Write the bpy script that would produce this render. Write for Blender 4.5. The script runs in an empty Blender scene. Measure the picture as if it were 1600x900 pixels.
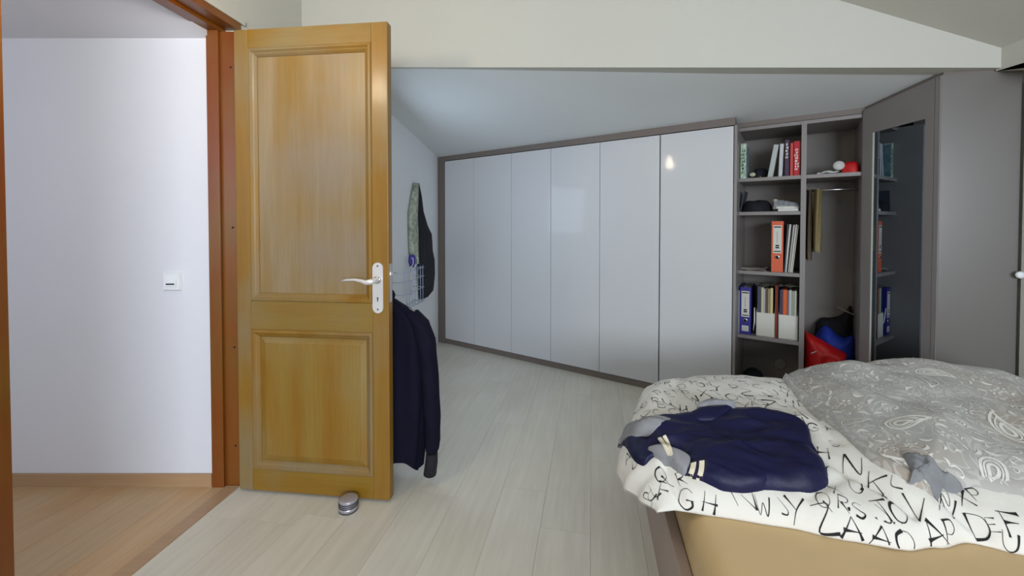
import bpy, bmesh, math, random
from mathutils import Vector, Matrix, noise
from mathutils.bvhtree import BVHTree
random.seed(7)
C = bpy.context.scene.collection
R = math.radians

# ------------------------------------------------------------------ camera, world, lights, exposure
CAMH, F, PITCH = 1.16, 640.0, R(1.1)
CXP, CYP = 800.0, 352.0 + F * math.tan(PITCH)
cam = bpy.data.cameras.new('camera'); camo = bpy.data.objects.new('camera', cam); C.objects.link(camo)
cam.sensor_width = 36; cam.lens = 36 * F / 1600; cam.shift_y = (CYP - 450) / 1600
camo.location = (0, 0, CAMH); camo.rotation_euler = (R(90) - PITCH, 0, 0)
cam.clip_start = 0.02
bpy.context.scene.camera = camo

def srgb(r, g, b):
    f = lambda c: (c / 255 / 12.92) if c <= 10 else ((c / 255 + .055) / 1.055) ** 2.4
    return (f(r), f(g), f(b), 1)

w = bpy.data.worlds.new('world'); bpy.context.scene.world = w; w.use_nodes = True
w.node_tree.nodes['Background'].inputs[0].default_value = (0.75, 0.85, 1.0, 1)
w.node_tree.nodes['Background'].inputs[1].default_value = 0.6

def area(name, loc, target, sx, sy, power, col):
    l = bpy.data.lights.new(name, 'AREA'); l.shape = 'RECTANGLE'; l.size = sx; l.size_y = sy
    l.energy = power; l.color = col
    o = bpy.data.objects.new(name, l); C.objects.link(o); o.location = loc
    o.rotation_euler = (Vector(target) - Vector(loc)).to_track_quat('-Z', 'Y').to_euler()
    return o
area('window_daylight', (0.87, -3.42, 1.5), (0.6, 3.0, 1.3), 2.5, 1.15, 168, (0.80, 0.89, 1.0))
area('alcove_window_daylight', (-.882, 2.58, 1.14), (0.118, 2.471, .96), .46, .9, 7.5, (0.62, 0.79, 1.0))
area('added_overhead_fill', (0.55, -0.7, 2.45), (0.7, 1.6, 0.4), 0.9, 1.0, 4, (0.86, 0.93, 1.0))  # added fill light hung below the ceiling; there is no roof window
area('added_hall_fill', (-2.45, -1.15, 1.45), (-2.2, 1.8, 0.9), 1.2, 1.3, 31, (0.80, 0.88, 1.0))  # added light to brighten the hall; no window stands behind it
vs = bpy.context.scene.view_settings
vs.view_transform = 'Standard'; vs.look = 'None'; vs.exposure = 0.1; vs.gamma = 1.0; vs.use_curve_mapping = False

# ------------------------------------------------------------------ picture rays (used to lay things on real surfaces)
def ray(x, y):
    u = (x - CXP) / F; v = -(y - CYP) / F
    c, s = math.cos(PITCH), math.sin(PITCH)
    return Vector((u, c + v * s, -s + v * c))
def atz(x, y, z):
    d = ray(x, y); t = (z - CAMH) / d.z
    return Vector((d.x * t, d.y * t, z))

# ------------------------------------------------------------------ materials
MATS = {}
def mat(name, col, rough=.6, metal=0, bump=0, bscale=60, var=0, vscale=4, spec=.5, coat=0, stretch=(1, 1, 1), col2=None, sheen=0, coatr=.05):
    m = bpy.data.materials.new(name); m.use_nodes = True
    nt = m.node_tree; N = nt.nodes; b = N['Principled BSDF']
    b.inputs['Base Color'].default_value = col; b.inputs['Roughness'].default_value = rough
    b.inputs['Metallic'].default_value = metal; b.inputs['Specular IOR Level'].default_value = spec
    b.inputs['Coat Weight'].default_value = coat; b.inputs['Coat Roughness'].default_value = coatr
    if sheen: b.inputs['Sheen Weight'].default_value = sheen
    tc = N.new('ShaderNodeTexCoord'); mp = N.new('ShaderNodeMapping'); mp.inputs['Scale'].default_value = stretch
    nt.links.new(tc.outputs['Object'], mp.inputs['Vector'])
    if var or col2:
        n = N.new('ShaderNodeTexNoise'); n.inputs['Scale'].default_value = vscale; n.inputs['Detail'].default_value = 5
        nt.links.new(mp.outputs['Vector'], n.inputs['Vector'])
        r = N.new('ShaderNodeValToRGB'); r.color_ramp.elements[0].position = .3; r.color_ramp.elements[1].position = .7
        c2 = col2 or tuple(min(1, c * (1 + var)) for c in col[:3]) + (1,)
        r.color_ramp.elements[0].color = tuple(c * (1 - var) for c in col[:3]) + (1,); r.color_ramp.elements[1].color = c2
        nt.links.new(n.outputs['Fac'], r.inputs['Fac']); nt.links.new(r.outputs['Color'], b.inputs['Base Color'])
    if bump:
        n2 = N.new('ShaderNodeTexNoise'); n2.inputs['Scale'].default_value = bscale; n2.inputs['Detail'].default_value = 4
        nt.links.new(mp.outputs['Vector'], n2.inputs['Vector'])
        bp = N.new('ShaderNodeBump'); bp.inputs['Strength'].default_value = bump; bp.inputs['Distance'].default_value = .01
        nt.links.new(n2.outputs['Fac'], bp.inputs['Height']); nt.links.new(bp.outputs['Normal'], b.inputs['Normal'])
    MATS[name] = m; return m

def wood(name, c1, c2, c3, axis='z', rough=.35, scale=9, coat=.3, rnd=0.0, knots=0, bump=.05, lohi=(.35, .65)):
    """streaky grain: stretched noise + finer fibres, optional per-object tone"""
    m = bpy.data.materials.new(name); m.use_nodes = True
    nt = m.node_tree; N = nt.nodes; L = nt.links; b = N['Principled BSDF']
    b.inputs['Roughness'].default_value = rough; b.inputs['Coat Weight'].default_value = coat; b.inputs['Coat Roughness'].default_value = .18
    tc = N.new('ShaderNodeTexCoord'); oi = N.new('ShaderNodeObjectInfo')
    mul = N.new('ShaderNodeVectorMath'); mul.operation = 'MULTIPLY_ADD'
    L.new(oi.outputs['Random'], mul.inputs[0]); mul.inputs[1].default_value = (37, 19, 23); L.new(tc.outputs['Object'], mul.inputs[2])
    mp = N.new('ShaderNodeMapping'); st = {'x': (.07, 1, 1), 'y': (1, .07, 1), 'z': (1, 1, .07)}[axis]
    mp.inputs['Scale'].default_value = st; L.new(mul.outputs[0], mp.inputs['Vector'])
    n = N.new('ShaderNodeTexNoise'); n.inputs['Scale'].default_value = scale; n.inputs['Detail'].default_value = 3; L.new(mp.outputs[0], n.inputs['Vector'])
    f = N.new('ShaderNodeTexNoise'); f.inputs['Scale'].default_value = scale * 9; f.inputs['Detail'].default_value = 4; L.new(mp.outputs[0], f.inputs['Vector'])
    big = N.new('ShaderNodeTexNoise'); big.inputs['Scale'].default_value = 2.2; big.inputs['Detail'].default_value = 3; L.new(mul.outputs[0], big.inputs['Vector'])
    r = N.new('ShaderNodeValToRGB'); e = r.color_ramp.elements; e[0].position = lohi[0]; e[1].position = lohi[1]; e[0].color = c1; e[1].color = c2
    L.new(n.outputs['Fac'], r.inputs['Fac'])
    mx = N.new('ShaderNodeMix'); mx.data_type = 'RGBA'
    rb = N.new('ShaderNodeValToRGB'); rb.color_ramp.elements[0].position = .42; rb.color_ramp.elements[1].position = .66; L.new(big.outputs['Fac'], rb.inputs['Fac'])
    L.new(rb.outputs['Color'], mx.inputs['Factor']); L.new(r.outputs['Color'], mx.inputs['A']); mx.inputs['B'].default_value = c3
    hs = N.new('ShaderNodeHueSaturation'); L.new(mx.outputs['Result'], hs.inputs['Color'])
    ma = N.new('ShaderNodeMath'); ma.operation = 'MULTIPLY_ADD'; L.new(f.outputs['Fac'], ma.inputs[0]); ma.inputs[1].default_value = .28; ma.inputs[2].default_value = .86
    mb = N.new('ShaderNodeMath'); mb.operation = 'MULTIPLY_ADD'; L.new(oi.outputs['Random'], mb.inputs[0]); mb.inputs[1].default_value = rnd; mb.inputs[2].default_value = -rnd / 2
    mc = N.new('ShaderNodeMath'); mc.operation = 'ADD'; L.new(ma.outputs[0], mc.inputs[0]); L.new(mb.outputs[0], mc.inputs[1]); L.new(mc.outputs[0], hs.inputs['Value'])
    L.new(hs.outputs['Color'], b.inputs['Base Color'])
    bp = N.new('ShaderNodeBump'); bp.inputs['Strength'].default_value = bump; bp.inputs['Distance'].default_value = .004
    L.new(f.outputs['Fac'], bp.inputs['Height']); L.new(bp.outputs['Normal'], b.inputs['Normal'])
    MATS[name] = m; return m

WALL = mat('white_plaster', srgb(192, 190, 181), .85, bump=.06, bscale=180, var=.015, vscale=2)
HALLW = mat('hall_plaster', srgb(214, 214, 220), .85, bump=.06, bscale=180, var=.012, vscale=2)
ALCW = mat('alcove_plaster', srgb(222, 225, 228), .85, bump=.06, bscale=180, var=.015, vscale=2)
CEILW = mat('ceiling_paint', srgb(226, 229, 229), .85, bump=.05, bscale=160, var=.015, vscale=2)
FLOORB = mat('floor_base', srgb(150, 144, 134), .6)
PLANK = wood('pale_plank', srgb(214, 209, 196), srgb(219, 214, 202), srgb(210, 204, 190), 'y', .42, 5, .0, .012, bump=.02)
PLANKH = wood('tan_plank', srgb(192, 158, 118), srgb(180, 144, 104), srgb(186, 158, 122), 'y', .4, 7, .05, .05, bump=.03)
TANTRIM = wood('tan_trim', srgb(176, 144, 110), srgb(166, 132, 96), srgb(170, 138, 106), 'x', .4, 7, .1)
GOLD = wood('honey_stile', srgb(142, 108, 40), srgb(134, 92, 14), srgb(132, 112, 76), 'z', .45, 9, .12)  # tan tones in the door woods paint pale reflections into the colour
GOLDH = wood('honey_rail', srgb(138, 106, 30), srgb(132, 92, 8), srgb(132, 112, 70), 'x', .45, 9, .12)
PANELW = wood('panel_veneer', srgb(146, 126, 94), srgb(134, 104, 48), srgb(138, 122, 102), 'z', .45, 11, .12)
PANELL = wood('lower_panel_veneer', srgb(142, 112, 46), srgb(136, 92, 8), srgb(142, 118, 66), 'z', .45, 11, .12)
FRAMEW = wood('orange_frame', srgb(126, 64, 3), srgb(112, 50, 2), srgb(116, 74, 18), 'z', .4, 9, .15)
WHITED = mat('white_lacquer', srgb(200, 200, 202), .45, coat=.2, coatr=.07)
TAUPE = mat('taupe_melamine', srgb(134, 128, 126), .38, var=.03, vscale=8, spec=.5)
TAUPED = mat('taupe_interior', srgb(124, 116, 110), .5, var=.03, vscale=8)
TAUPEL = mat('taupe_fascia', srgb(112, 102, 96), .5)
MIRROR = mat('mirror_glass', srgb(150, 160, 168), .02, metal=1)
STEEL = mat('brushed_steel', srgb(205, 203, 200), .28, metal=1)
ENAMEL = mat('satin_metal', srgb(225, 222, 222), .35, metal=.4)
BLACK = mat('black_rubber', srgb(28, 27, 32), .5)
SILVER = mat('silver_plastic', srgb(185, 182, 192), .3, metal=.5, var=.12, vscale=160)
DARK = mat('dark_hole', srgb(20, 18, 18), .9)
WHITEP = mat('white_plastic', srgb(226, 228, 230), .35)
PAPER = mat('white_paper', srgb(222, 220, 212), .8)
SHEET = mat('beige_sheet', srgb(206, 176, 126), .85, bump=.25, bscale=7, var=.03, vscale=5, sheen=.2)
BEDF = mat('bed_frame_taupe', srgb(168, 150, 140), .55, var=.05, vscale=9)
DUVET = mat('white_cotton', srgb(226, 222, 214), .9, bump=.12, bscale=34, sheen=.2)
INK = mat('black_ink', srgb(30, 27, 28), .9)
NAVY = mat('navy_nylon', srgb(15, 16, 56), .5, bump=.5, bscale=16, var=.12, vscale=9, spec=.3)
NAVYRIB = mat('navy_rib', srgb(30, 18, 52), .85, bump=.3, bscale=160)
CREAM = mat('cream_stripe', srgb(222, 212, 190), .8)
GREYL = mat('grey_jersey', srgb(140, 140, 144), .9, bump=.15, bscale=120, var=.08, vscale=30)
SHIRT = mat('dark_navy_shirt', srgb(13, 12, 32), .85, bump=.15, bscale=60, var=.1, vscale=6, spec=.2)

def paisley_mat():
    m = bpy.data.materials.new('paisley_cloth'); m.use_nodes = True
    nt = m.node_tree; N = nt.nodes; L = nt.links; b = N['Principled BSDF']; b.inputs['Roughness'].default_value = .85
    b.inputs['Sheen Weight'].default_value = .2
    tc = N.new('ShaderNodeTexCoord')
    n0 = N.new('ShaderNodeTexNoise'); n0.inputs['Scale'].default_value = 3; L.new(tc.outputs['Object'], n0.inputs['Vector'])
    r0 = N.new('ShaderNodeValToRGB'); e = r0.color_ramp.elements; e[0].position = .42; e[1].position = .58
    e[0].color = srgb(168, 166, 162); e[1].color = srgb(164, 154, 144); L.new(n0.outputs['Fac'], r0.inputs['Fac'])
    n1 = N.new('ShaderNodeTexNoise'); n1.inputs['Scale'].default_value = 10; n1.inputs['Detail'].default_value = 1.5; n1.inputs['Distortion'].default_value = 2.5
    L.new(tc.outputs['Object'], n1.inputs['Vector'])
    r1 = N.new('ShaderNodeValToRGB'); r1.color_ramp.interpolation = 'EASE'
    r1.color_ramp.elements[0].position = .44; r1.color_ramp.elements[0].color = (0, 0, 0, 1)
    r1.color_ramp.elements[1].position = .47; r1.color_ramp.elements[1].color = (1, 1, 1, 1)
    for p, v in ((.49, 1), (.52, 0), (.62, 0), (.64, .8)):
        el = r1.color_ramp.elements.new(p); el.color = (v, v, v, 1)
    L.new(n1.outputs['Fac'], r1.inputs['Fac'])
    ml = N.new('ShaderNodeMath'); ml.operation = 'MULTIPLY'; L.new(r1.outputs['Color'], ml.inputs[0]); ml.inputs[1].default_value = .7
    mx = N.new('ShaderNodeMix'); mx.data_type = 'RGBA'; L.new(ml.outputs[0], mx.inputs['Factor'])
    L.new(r0.outputs['Color'], mx.inputs['A']); mx.inputs['B'].default_value = srgb(198, 196, 190)
    L.new(mx.outputs['Result'], b.inputs['Base Color'])
    MATS['paisley'] = m; return m
PAISLEY = paisley_mat()
PAISW = mat('paisley_white_print', srgb(222, 219, 212), .85)
PAISG = mat('grey_tuft_cloth', srgb(126, 127, 130), .9, bump=.2, bscale=60, var=.15, vscale=25)

# ------------------------------------------------------------------ mesh helpers
class MB:
    def __init__(s): s.bm = bmesh.new(); s.mats = []; s.mi = 0
    def use(s, m):
        if m not in s.mats: s.mats.append(m)
        s.mi = s.mats.index(m); return s
    def box(s, x0, y0, z0, x1, y1, z1, M=None, bev=0):
        vs = [s.bm.verts.new(Vector(c)) for c in ((x0,y0,z0),(x1,y0,z0),(x1,y1,z0),(x0,y1,z0),(x0,y0,z1),(x1,y0,z1),(x1,y1,z1),(x0,y1,z1))]
        fs = [s.bm.faces.new([vs[i] for i in f]) for f in ((3,2,1,0),(4,5,6,7),(0,1,5,4),(1,2,6,5),(2,3,7,6),(3,0,4,7))]
        for f in fs: f.material_index = s.mi
        if bev:
            es = list({e for f in fs for e in f.edges})
            r = bmesh.ops.bevel(s.bm, geom=es, offset=bev, segments=2, affect='EDGES', profile=.6)
            for f in r['faces']: f.material_index = s.mi
            vs = list({v for f in fs if f.is_valid for v in f.verts} | {v for v in r['verts']})
        if M is not None: bmesh.ops.transform(s.bm, matrix=M, verts=vs)
        return s
    def prism(s, pts, top, M=None):
        """pts: bottom ring of 3D points; top: matching ring"""
        b = [s.bm.verts.new(Vector(p)) for p in pts]; t = [s.bm.verts.new(Vector(p)) for p in top]
        n = len(b); fs = [s.bm.faces.new(b[::-1]), s.bm.faces.new(t)]
        for i in range(n): fs.append(s.bm.faces.new((b[i], b[(i+1) % n], t[(i+1) % n], t[i])))
        for f in fs: f.material_index = s.mi
        if M is not None: bmesh.ops.transform(s.bm, matrix=M, verts=b + t)
        return s
    def slab(s, poly, z0, z1, M=None):
        return s.prism([(p[0], p[1], z0) for p in poly], [(p[0], p[1], z1) for p in poly], M)
    def tube(s, pts, r, seg=8, cap=True, closed=False, flat=1.0):
        pts = [Vector(p) for p in pts]; rings = []; n = len(pts); up = Vector((0, 0, 1)); pa = None
        for i, p in enumerate(pts):
            if closed: d = pts[(i+1) % n] - pts[i-1]
            else: d = pts[min(i+1, n-1)] - pts[max(i-1, 0)]
            d.normalize()
            if pa is None: a = d.cross(up if abs(d.z) < .9 else Vector((1, 0, 0))).normalized()
            else:
                a = (pa - d * pa.dot(d)).normalized()
            pa = a; b = d.cross(a); rr = r[i] if isinstance(r, (list, tuple)) else r
            rings.append([s.bm.verts.new(p + a * math.cos(k / seg * 2 * math.pi) * rr + b * math.sin(k / seg * 2 * math.pi) * rr * flat) for k in range(seg)])
        m = n if closed else n - 1
        for i in range(m):
            A, B = rings[i], rings[(i+1) % n]
            for k in range(seg):
                f = s.bm.faces.new((A[k], A[(k+1) % seg], B[(k+1) % seg], B[k])); f.material_index = s.mi; f.smooth = True
        if cap and not closed:
            f = s.bm.faces.new(rings[0][::-1]); f.material_index = s.mi
            f = s.bm.faces.new(rings[-1]); f.material_index = s.mi
        return s
    def lathe(s, prof, c=(0, 0, 0), seg=24, M=None, sx=1, sy=1):
        rings = []; allv = []
        for r, z in prof:
            ring = [s.bm.verts.new((c[0] + math.cos(k / seg * 2 * math.pi) * r * sx, c[1] + math.sin(k / seg * 2 * math.pi) * r * sy, c[2] + z)) for k in range(seg)]
            rings.append(ring); allv += ring
        for A, B in zip(rings, rings[1:]):
            for k in range(seg):
                f = s.bm.faces.new((A[k], A[(k+1) % seg], B[(k+1) % seg], B[k])); f.material_index = s.mi; f.smooth = True
        f = s.bm.faces.new(rings[0][::-1]); f.material_index = s.mi
        f = s.bm.faces.new(rings[-1]); f.material_index = s.mi
        if M is not None: bmesh.ops.transform(s.bm, matrix=M, verts=allv)
        return s
    def grid(s, P, smooth=True, flip=False):
        V = [[s.bm.verts.new(p) for p in row] for row in P]
        for i in range(len(V) - 1):
            for j in range(len(V[0]) - 1):
                q = (V[i][j], V[i+1][j], V[i+1][j+1], V[i][j+1])
                f = s.bm.faces.new(q[::-1] if flip else q); f.material_index = s.mi; f.smooth = smooth
        return V
    def build(s, name, m=None, parent=None, M=None, smooth=None):
        bmesh.ops.recalc_face_normals(s.bm, faces=s.bm.faces[:])
        me = bpy.data.meshes.new(name); s.bm.to_mesh(me); s.bm.free()
        for x in (s.mats or [m]): me.materials.append(x)
        if smooth:
            for p in me.polygons: p.use_smooth = True
        o = bpy.data.objects.new(name, me); C.objects.link(o)
        if M is not None: o.matrix_world = M
        if parent: o.parent = parent
        return o

def tag(o, label=None, cat=None, group=None, kind=None):
    if label: o['label'] = label
    if cat: o['category'] = cat
    if group: o['group'] = group
    if kind: o['kind'] = kind
    return o
def empty(name, M=None, label=None, cat=None, group=None, kind=None):
    o = bpy.data.objects.new(name, None); C.objects.link(o); o.empty_display_size = .1
    if M is not None: o.matrix_world = M
    return tag(o, label, cat, group, kind)
def dup(o, parent=None):
    c = o.copy(); C.objects.link(c)
    if parent: c.parent = parent
    for ch in [k for k in C.objects if k.parent == o]: dup(ch, c)
    return c
def frame(ox, oy, ux, uy, oz=0):
    """local x along (ux,uy); local y to its left (into the wall for furniture)"""
    l = math.hypot(ux, uy); ux /= l; uy /= l
    return Matrix(((ux, -uy, 0, ox), (uy, ux, 0, oy), (0, 0, 1, oz), (0, 0, 0, 1)))
def T(x, y, z): return Matrix.Translation((x, y, z))
def RZ(a): return Matrix.Rotation(a, 4, 'Z')
def RX(a): return Matrix.Rotation(a, 4, 'X')
def RY(a): return Matrix.Rotation(a, 4, 'Y')

# ------------------------------------------------------------------ shell
def alcz(x, y): return 1.829 - .0666 * (x + .732) - .0977 * (y - 4.053)       # sloping alcove ceiling
def ceilz(x, y): return 1.932 + .411 * (2.131 - x) + .065 * (1.798 - y)        # main sloping ceiling
def wx(y): return -1.213 + .109 * (y - 1.763)                                  # door wall, room side
def beamy(x): return 2.2 - .1455 * (x + .63)
YB = -3.5

m = MB(); m.box(-3.3, YB - .1, -.12, 3.2, 5.0, -.012)
floor = m.build('floor', FLOORB); tag(floor, kind='structure')

def clip(poly, a, b, c):      # keep a*x+b*y<=c
    out = []
    for i in range(len(poly)):
        p, q = poly[i], poly[(i+1) % len(poly)]
        dp, dq = a*p[0]+b*p[1]-c, a*q[0]+b*q[1]-c
        if dp <= 0: out.append(p)
        if (dp < 0 < dq) or (dq < 0 < dp):
            t = dp / (dp - dq); out.append((p[0]+(q[0]-p[0])*t, p[1]+(q[1]-p[1])*t))
    return out
def area2(poly): return abs(sum(p[0]*q[1]-q[0]*p[1] for p, q in zip(poly, poly[1:]+poly[:1]))) / 2
def planks(origin, ang, wdt, ln, clips, mat_, region):
    M = T(origin[0], origin[1], 0) @ RZ(ang)
    Mi = M.inverted(); rows = region
    for i in range(rows[0], rows[1]):
        off = random.uniform(0, ln)
        for j in range(rows[2], rows[3]):
            g = .0004
            x0, x1, y0, y1 = i*wdt+g, (i+1)*wdt-g, j*ln+off+g, (j+1)*ln+off-g
            poly = [tuple((M @ Vector((x, y, 0)))[:2]) for x, y in ((x0,y0),(x1,y0),(x1,y1),(x0,y1))]
            for c in clips:
                poly = clip(poly, *c)
                if len(poly) < 3: break
            if len(poly) < 3 or area2(poly) < .004: continue
            loc = [tuple((Mi @ Vector((p[0], p[1], 0)))[:2]) for p in poly]
            k = MB(); k.slab(loc, -.012, random.uniform(-.0002, 0)); k.build('plank', mat_, floor, M)
room_clips = [(-1, .109, 1.2132 + .109*1.763 - .109*0 + 0 if False else 1.213 + .109*1.763),   # x >= door wall line
              (1, 0, 2.2), (0, -1, -.85), (.574, .819, .574*-.739 + .819*4.058 + .03)]
planks((0, 0), R(-11), .19, 1.28, room_clips, PLANK, (-12, 18, -2, 5))
s_off = .062
hall_clips = [(1, -.109, -(1.213 + s_off) - .109*1.763), (0, 1, 1.807), (-1, 0, 3.2), (0, -1, -.3)]
planks((-1.3, 0), R(-7.5), .125, 1.1, hall_clips, PLANKH, (-16, 6, -1, 3))
# threshold strip between the two floors
k = MB(); k.prism([(wx(.6)-s_off, .6, -.011), (wx(.6), .6, -.011), (wx(1.80), 1.80, -.011), (wx(1.80)-s_off, 1.80, -.011)],
                  [(wx(.6)-s_off, .6, .0025), (wx(.6)-.001, .6, .0025), (wx(1.80)-.001, 1.80, .0025), (wx(1.80)-s_off, 1.80, .0025)])
tag(k.build('trim_1', TANTRIM), kind='structure')

# door wall
WT = .112; Y0, Y1, DH = 1.058, 1.79, 2.005
k = MB()
def wseg(ya, yb, z0a, ztop=3.75, t=WT):
    k.prism([(wx(ya)-t, ya, z0a), (wx(ya), ya, z0a), (wx(yb), yb, z0a), (wx(yb)-t, yb, z0a)],
            [(wx(ya)-t, ya, ztop), (wx(ya), ya, ztop), (wx(yb), yb, ztop), (wx(yb)-t, yb, ztop)])
wseg(YB, Y0 - .035, -.02); wseg(Y1 + .035, 2.5, -.02); wseg(Y0 - .035, Y1 + .035, DH + .035)
tag(k.build('wall_left', WALL), kind='structure')
# frame: jambs and lintel with a rebate on the room side
fr = empty('trim_2', T(wx(1.79), 1.79, 0), kind='structure')
def jamb(y0, y1, inner, name='jamb'):
    k = MB(); k.use(FRAMEW)
    xa, xb = wx(y0) - WT - .004, wx(y0) + .006
    mid = xb - .070
    if inner > 0: k.box(xa, y0, 0, mid, y1, DH); k.box(mid, y0 + .014, 0, xb, y1, DH)
    else: k.box(xa, y0, 0, mid, y1, DH); k.box(mid, y0, 0, xb, y1 - .014, DH)
    for z in (.18, .62, 1.15, 1.85):
        if inner > 0: k.use(DARK); k.lathe([(.0045, 0), (.0045, .001)], seg=10, M=T(xb - .025, y0 + .0135, z) @ RX(R(90)))
    return k.build(name, FRAMEW, fr, fr.matrix_world.inverted())
jamb(Y1, Y1 + .045, 1); jamb(Y0 - .045, Y0, -1)
k = MB(); k.use(FRAMEW)
M = frame(wx(Y0), Y0, .109, 1)      # local x along wall, y to the left = hall side
ln = (Y1 - Y0) * 1.006
k.box(-.04, .058, DH, ln + .04, WT + .004, DH + .045, M); k.box(-.04, -.006, DH + .014, ln + .04, .058, DH + .045, M)
k.build('lintel', FRAMEW, fr, fr.matrix_world.inverted())
k = MB(); k.box(-.05, -.012, DH + .045, ln + .06, .0, DH + .066, M)
tag(k.build('trim_3', WALL), kind='structure')
k = MB(); k.box(-.052, -.008, 0, -.046, .0, DH + .06, M); k.build('edge_strip', TANTRIM, fr, fr.matrix_world.inverted())

# hall
k = MB(); k.box(-3.3, 1.807, -.02, wx(1.8) - WT + .01, 1.90, 2.6); tag(k.build('wall_hall_back', HALLW), kind='structure')
k = MB(); k.box(-3.3, -1.2, -.02, -3.2, 1.807, 2.9); tag(k.build('wall_hall_left', HALLW), kind='structure')
k = MB(); k.box(-3.3, -1.3, -.02, wx(-1.2) - WT, -1.2, 2.9); tag(k.build('wall_hall_front', HALLW), kind='structure')
k = MB(); k.prism([(-3.3, 1.9, 1.95), (-1.31, 1.9, 1.95), (-1.62, -1.3, 2.9), (-3.3, -1.3, 2.9)],
                  [(-3.3, 1.9, 2.05), (-1.31, 1.9, 2.05), (-1.62, -1.3, 3.0), (-3.3, -1.3, 3.0)])
tag(k.build('ceiling_hall', HALLW), kind='structure')
k = MB(); k.box(-3.19, 1.795, 0, wx(1.8) - WT - .012, 1.8065, .055); k.use(MATS['tan_trim'])
k.mats = [TANTRIM]; tag(k.build('baseboard_hall', TANTRIM), kind='structure')

# back wall beam and what hangs below it on the left
k = MB()
xs = (-1.30, -.94)
k.prism([(xs[0], beamy(xs[0]), -.02), (xs[1], beamy(xs[1]), -.02), (xs[1], beamy(xs[1])+.08, -.02), (xs[0], beamy(xs[0])+.08, -.02)],
        [(xs[0], beamy(xs[0]), 4.0), (xs[1], beamy(xs[1]), 3.9), (xs[1], beamy(xs[1])+.08, 3.9), (xs[0], beamy(xs[0])+.08, 4.0)])
xa, xb = -.94, 2.131
za, zb = alcz(xa, beamy(xa)), alcz(xb, beamy(xb)) - .012
k.prism([(xa, beamy(xa), za), (xb, beamy(xb), zb), (xb, beamy(xb)+.08, zb), (xa, beamy(xa)+.08, za)],
        [(xa, beamy(xa), 3.7), (xb, beamy(xb), 2.6), (xb, beamy(xb)+.08, 2.6), (xa, beamy(xa)+.08, 3.7)])
tag(k.build('wall_back', WALL), kind='structure')
# alcove ceiling, alcove left wall and the walls closing the alcove
def slabz(name, poly, zf, th, mt):
    k = MB(); k.prism([(x, y, zf(x, y)) for x, y in poly], [(x, y, zf(x, y) + th) for x, y in poly]); return tag(k.build(name, mt), kind='structure')
slabz('ceiling_alcove', [(-1.1, beamy(-1.1)+.02), (2.6, beamy(2.6)+.02), (2.8, 5.0), (-1.1, 5.0)], alcz, .06, CEILW)
k = MB(); y0, y1 = beamy(-.94), 4.95
ax = lambda y: -.732 + .109 * (y - 4.053)
k.prism([(ax(y0), y0, -.02), (ax(y1), y1, -.02), (ax(y1)-.1, y1, -.02), (ax(y0)-.1, y0, -.02)],
        [(ax(y0), y0, 2.1), (ax(y1), y1, 2.1), (ax(y1)-.1, y1, 2.1), (ax(y0)-.1, y0, 2.1)])
tag(k.build('wall_alcove_left', ALCW), kind='structure')
k = MB(); _M = frame(ax(2.3), 2.3, .109, 1)
for b in ((.02,-.0,.64,.54,.02,.68),(.02,-.0,1.62,.54,.02,1.66),(.02,-.0,.68,.05,.02,1.62),(.51,-.0,.68,.54,.02,1.62)): k.box(b[0], -.012, b[2], b[3], .012, b[5], _M)
tag(k.build('window_2', WHITEP), kind='structure')
k = MB(); k.box(-1.2, 4.9, -.02, 3.0, 5.0, 2.1); k.box(2.75, 1.9, -.02, 2.85, 4.9, 2.1)
tag(k.build('wall_alcove_back', WALL), kind='structure')
# main ceiling
slabz('ceiling', [(-1.75, YB-.1), (2.3, YB-.1), (2.3, 2.0), (-1.45, 2.5)], ceilz, .1, WALL)
# right wall: upper boxed edge stepping in over the recess, lower wall behind it
k = MB()
def rz(y): return 1.843 - .62 * (1.798 - y) * .5
k.prism([(2.131, beamy(2.131)+.02, 1.838), (2.131, 1.55, 1.775), (2.131, YB, 1.775), (2.24, YB, 1.775), (2.24, 1.55, 1.775), (2.24, beamy(2.131)+.02, 1.838)],
        [(2.131, beamy(2.131)+.02, 2.6), (2.131, 1.55, 2.6), (2.131, YB, 2.6), (2.24, YB, 2.6), (2.24, 1.55, 2.6), (2.24, beamy(2.131)+.02, 2.6)])
k.box(2.232, YB, -.02, 2.33, 1.83, 1.85)
tag(k.build('wall_right', WALL), kind='structure')
k = MB(); k.box(2.207, 1.715, 0, 2.231, 1.772, 1.78); tag(k.build('trim_4', WALL), kind='structure')
# wall behind the viewer with its window
k = MB()
k.box(-1.8, YB-.1, -.02, 2.3, YB, .9); k.box(-1.8, YB-.1, 2.2, 2.3, YB, 4.2); k.box(-1.8, YB-.1, .9, -.6, YB, 2.2); k.box(2.13, YB-.1, .9, 2.3, YB, 2.2)
tag(k.build('wall_front', WALL), kind='structure')
k = MB()
for b in ((-.6,.9,2.13,.96),(-.6,2.14,2.13,2.2),(-.6,.96,-.54,2.14),(2.09,.96,2.13,2.14),(.69,.96,.75,2.14)): k.box(b[0], YB-.07, b[1], b[2], YB-.01, b[3])
tag(k.build('window_1', WHITEP), kind='structure')

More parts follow.
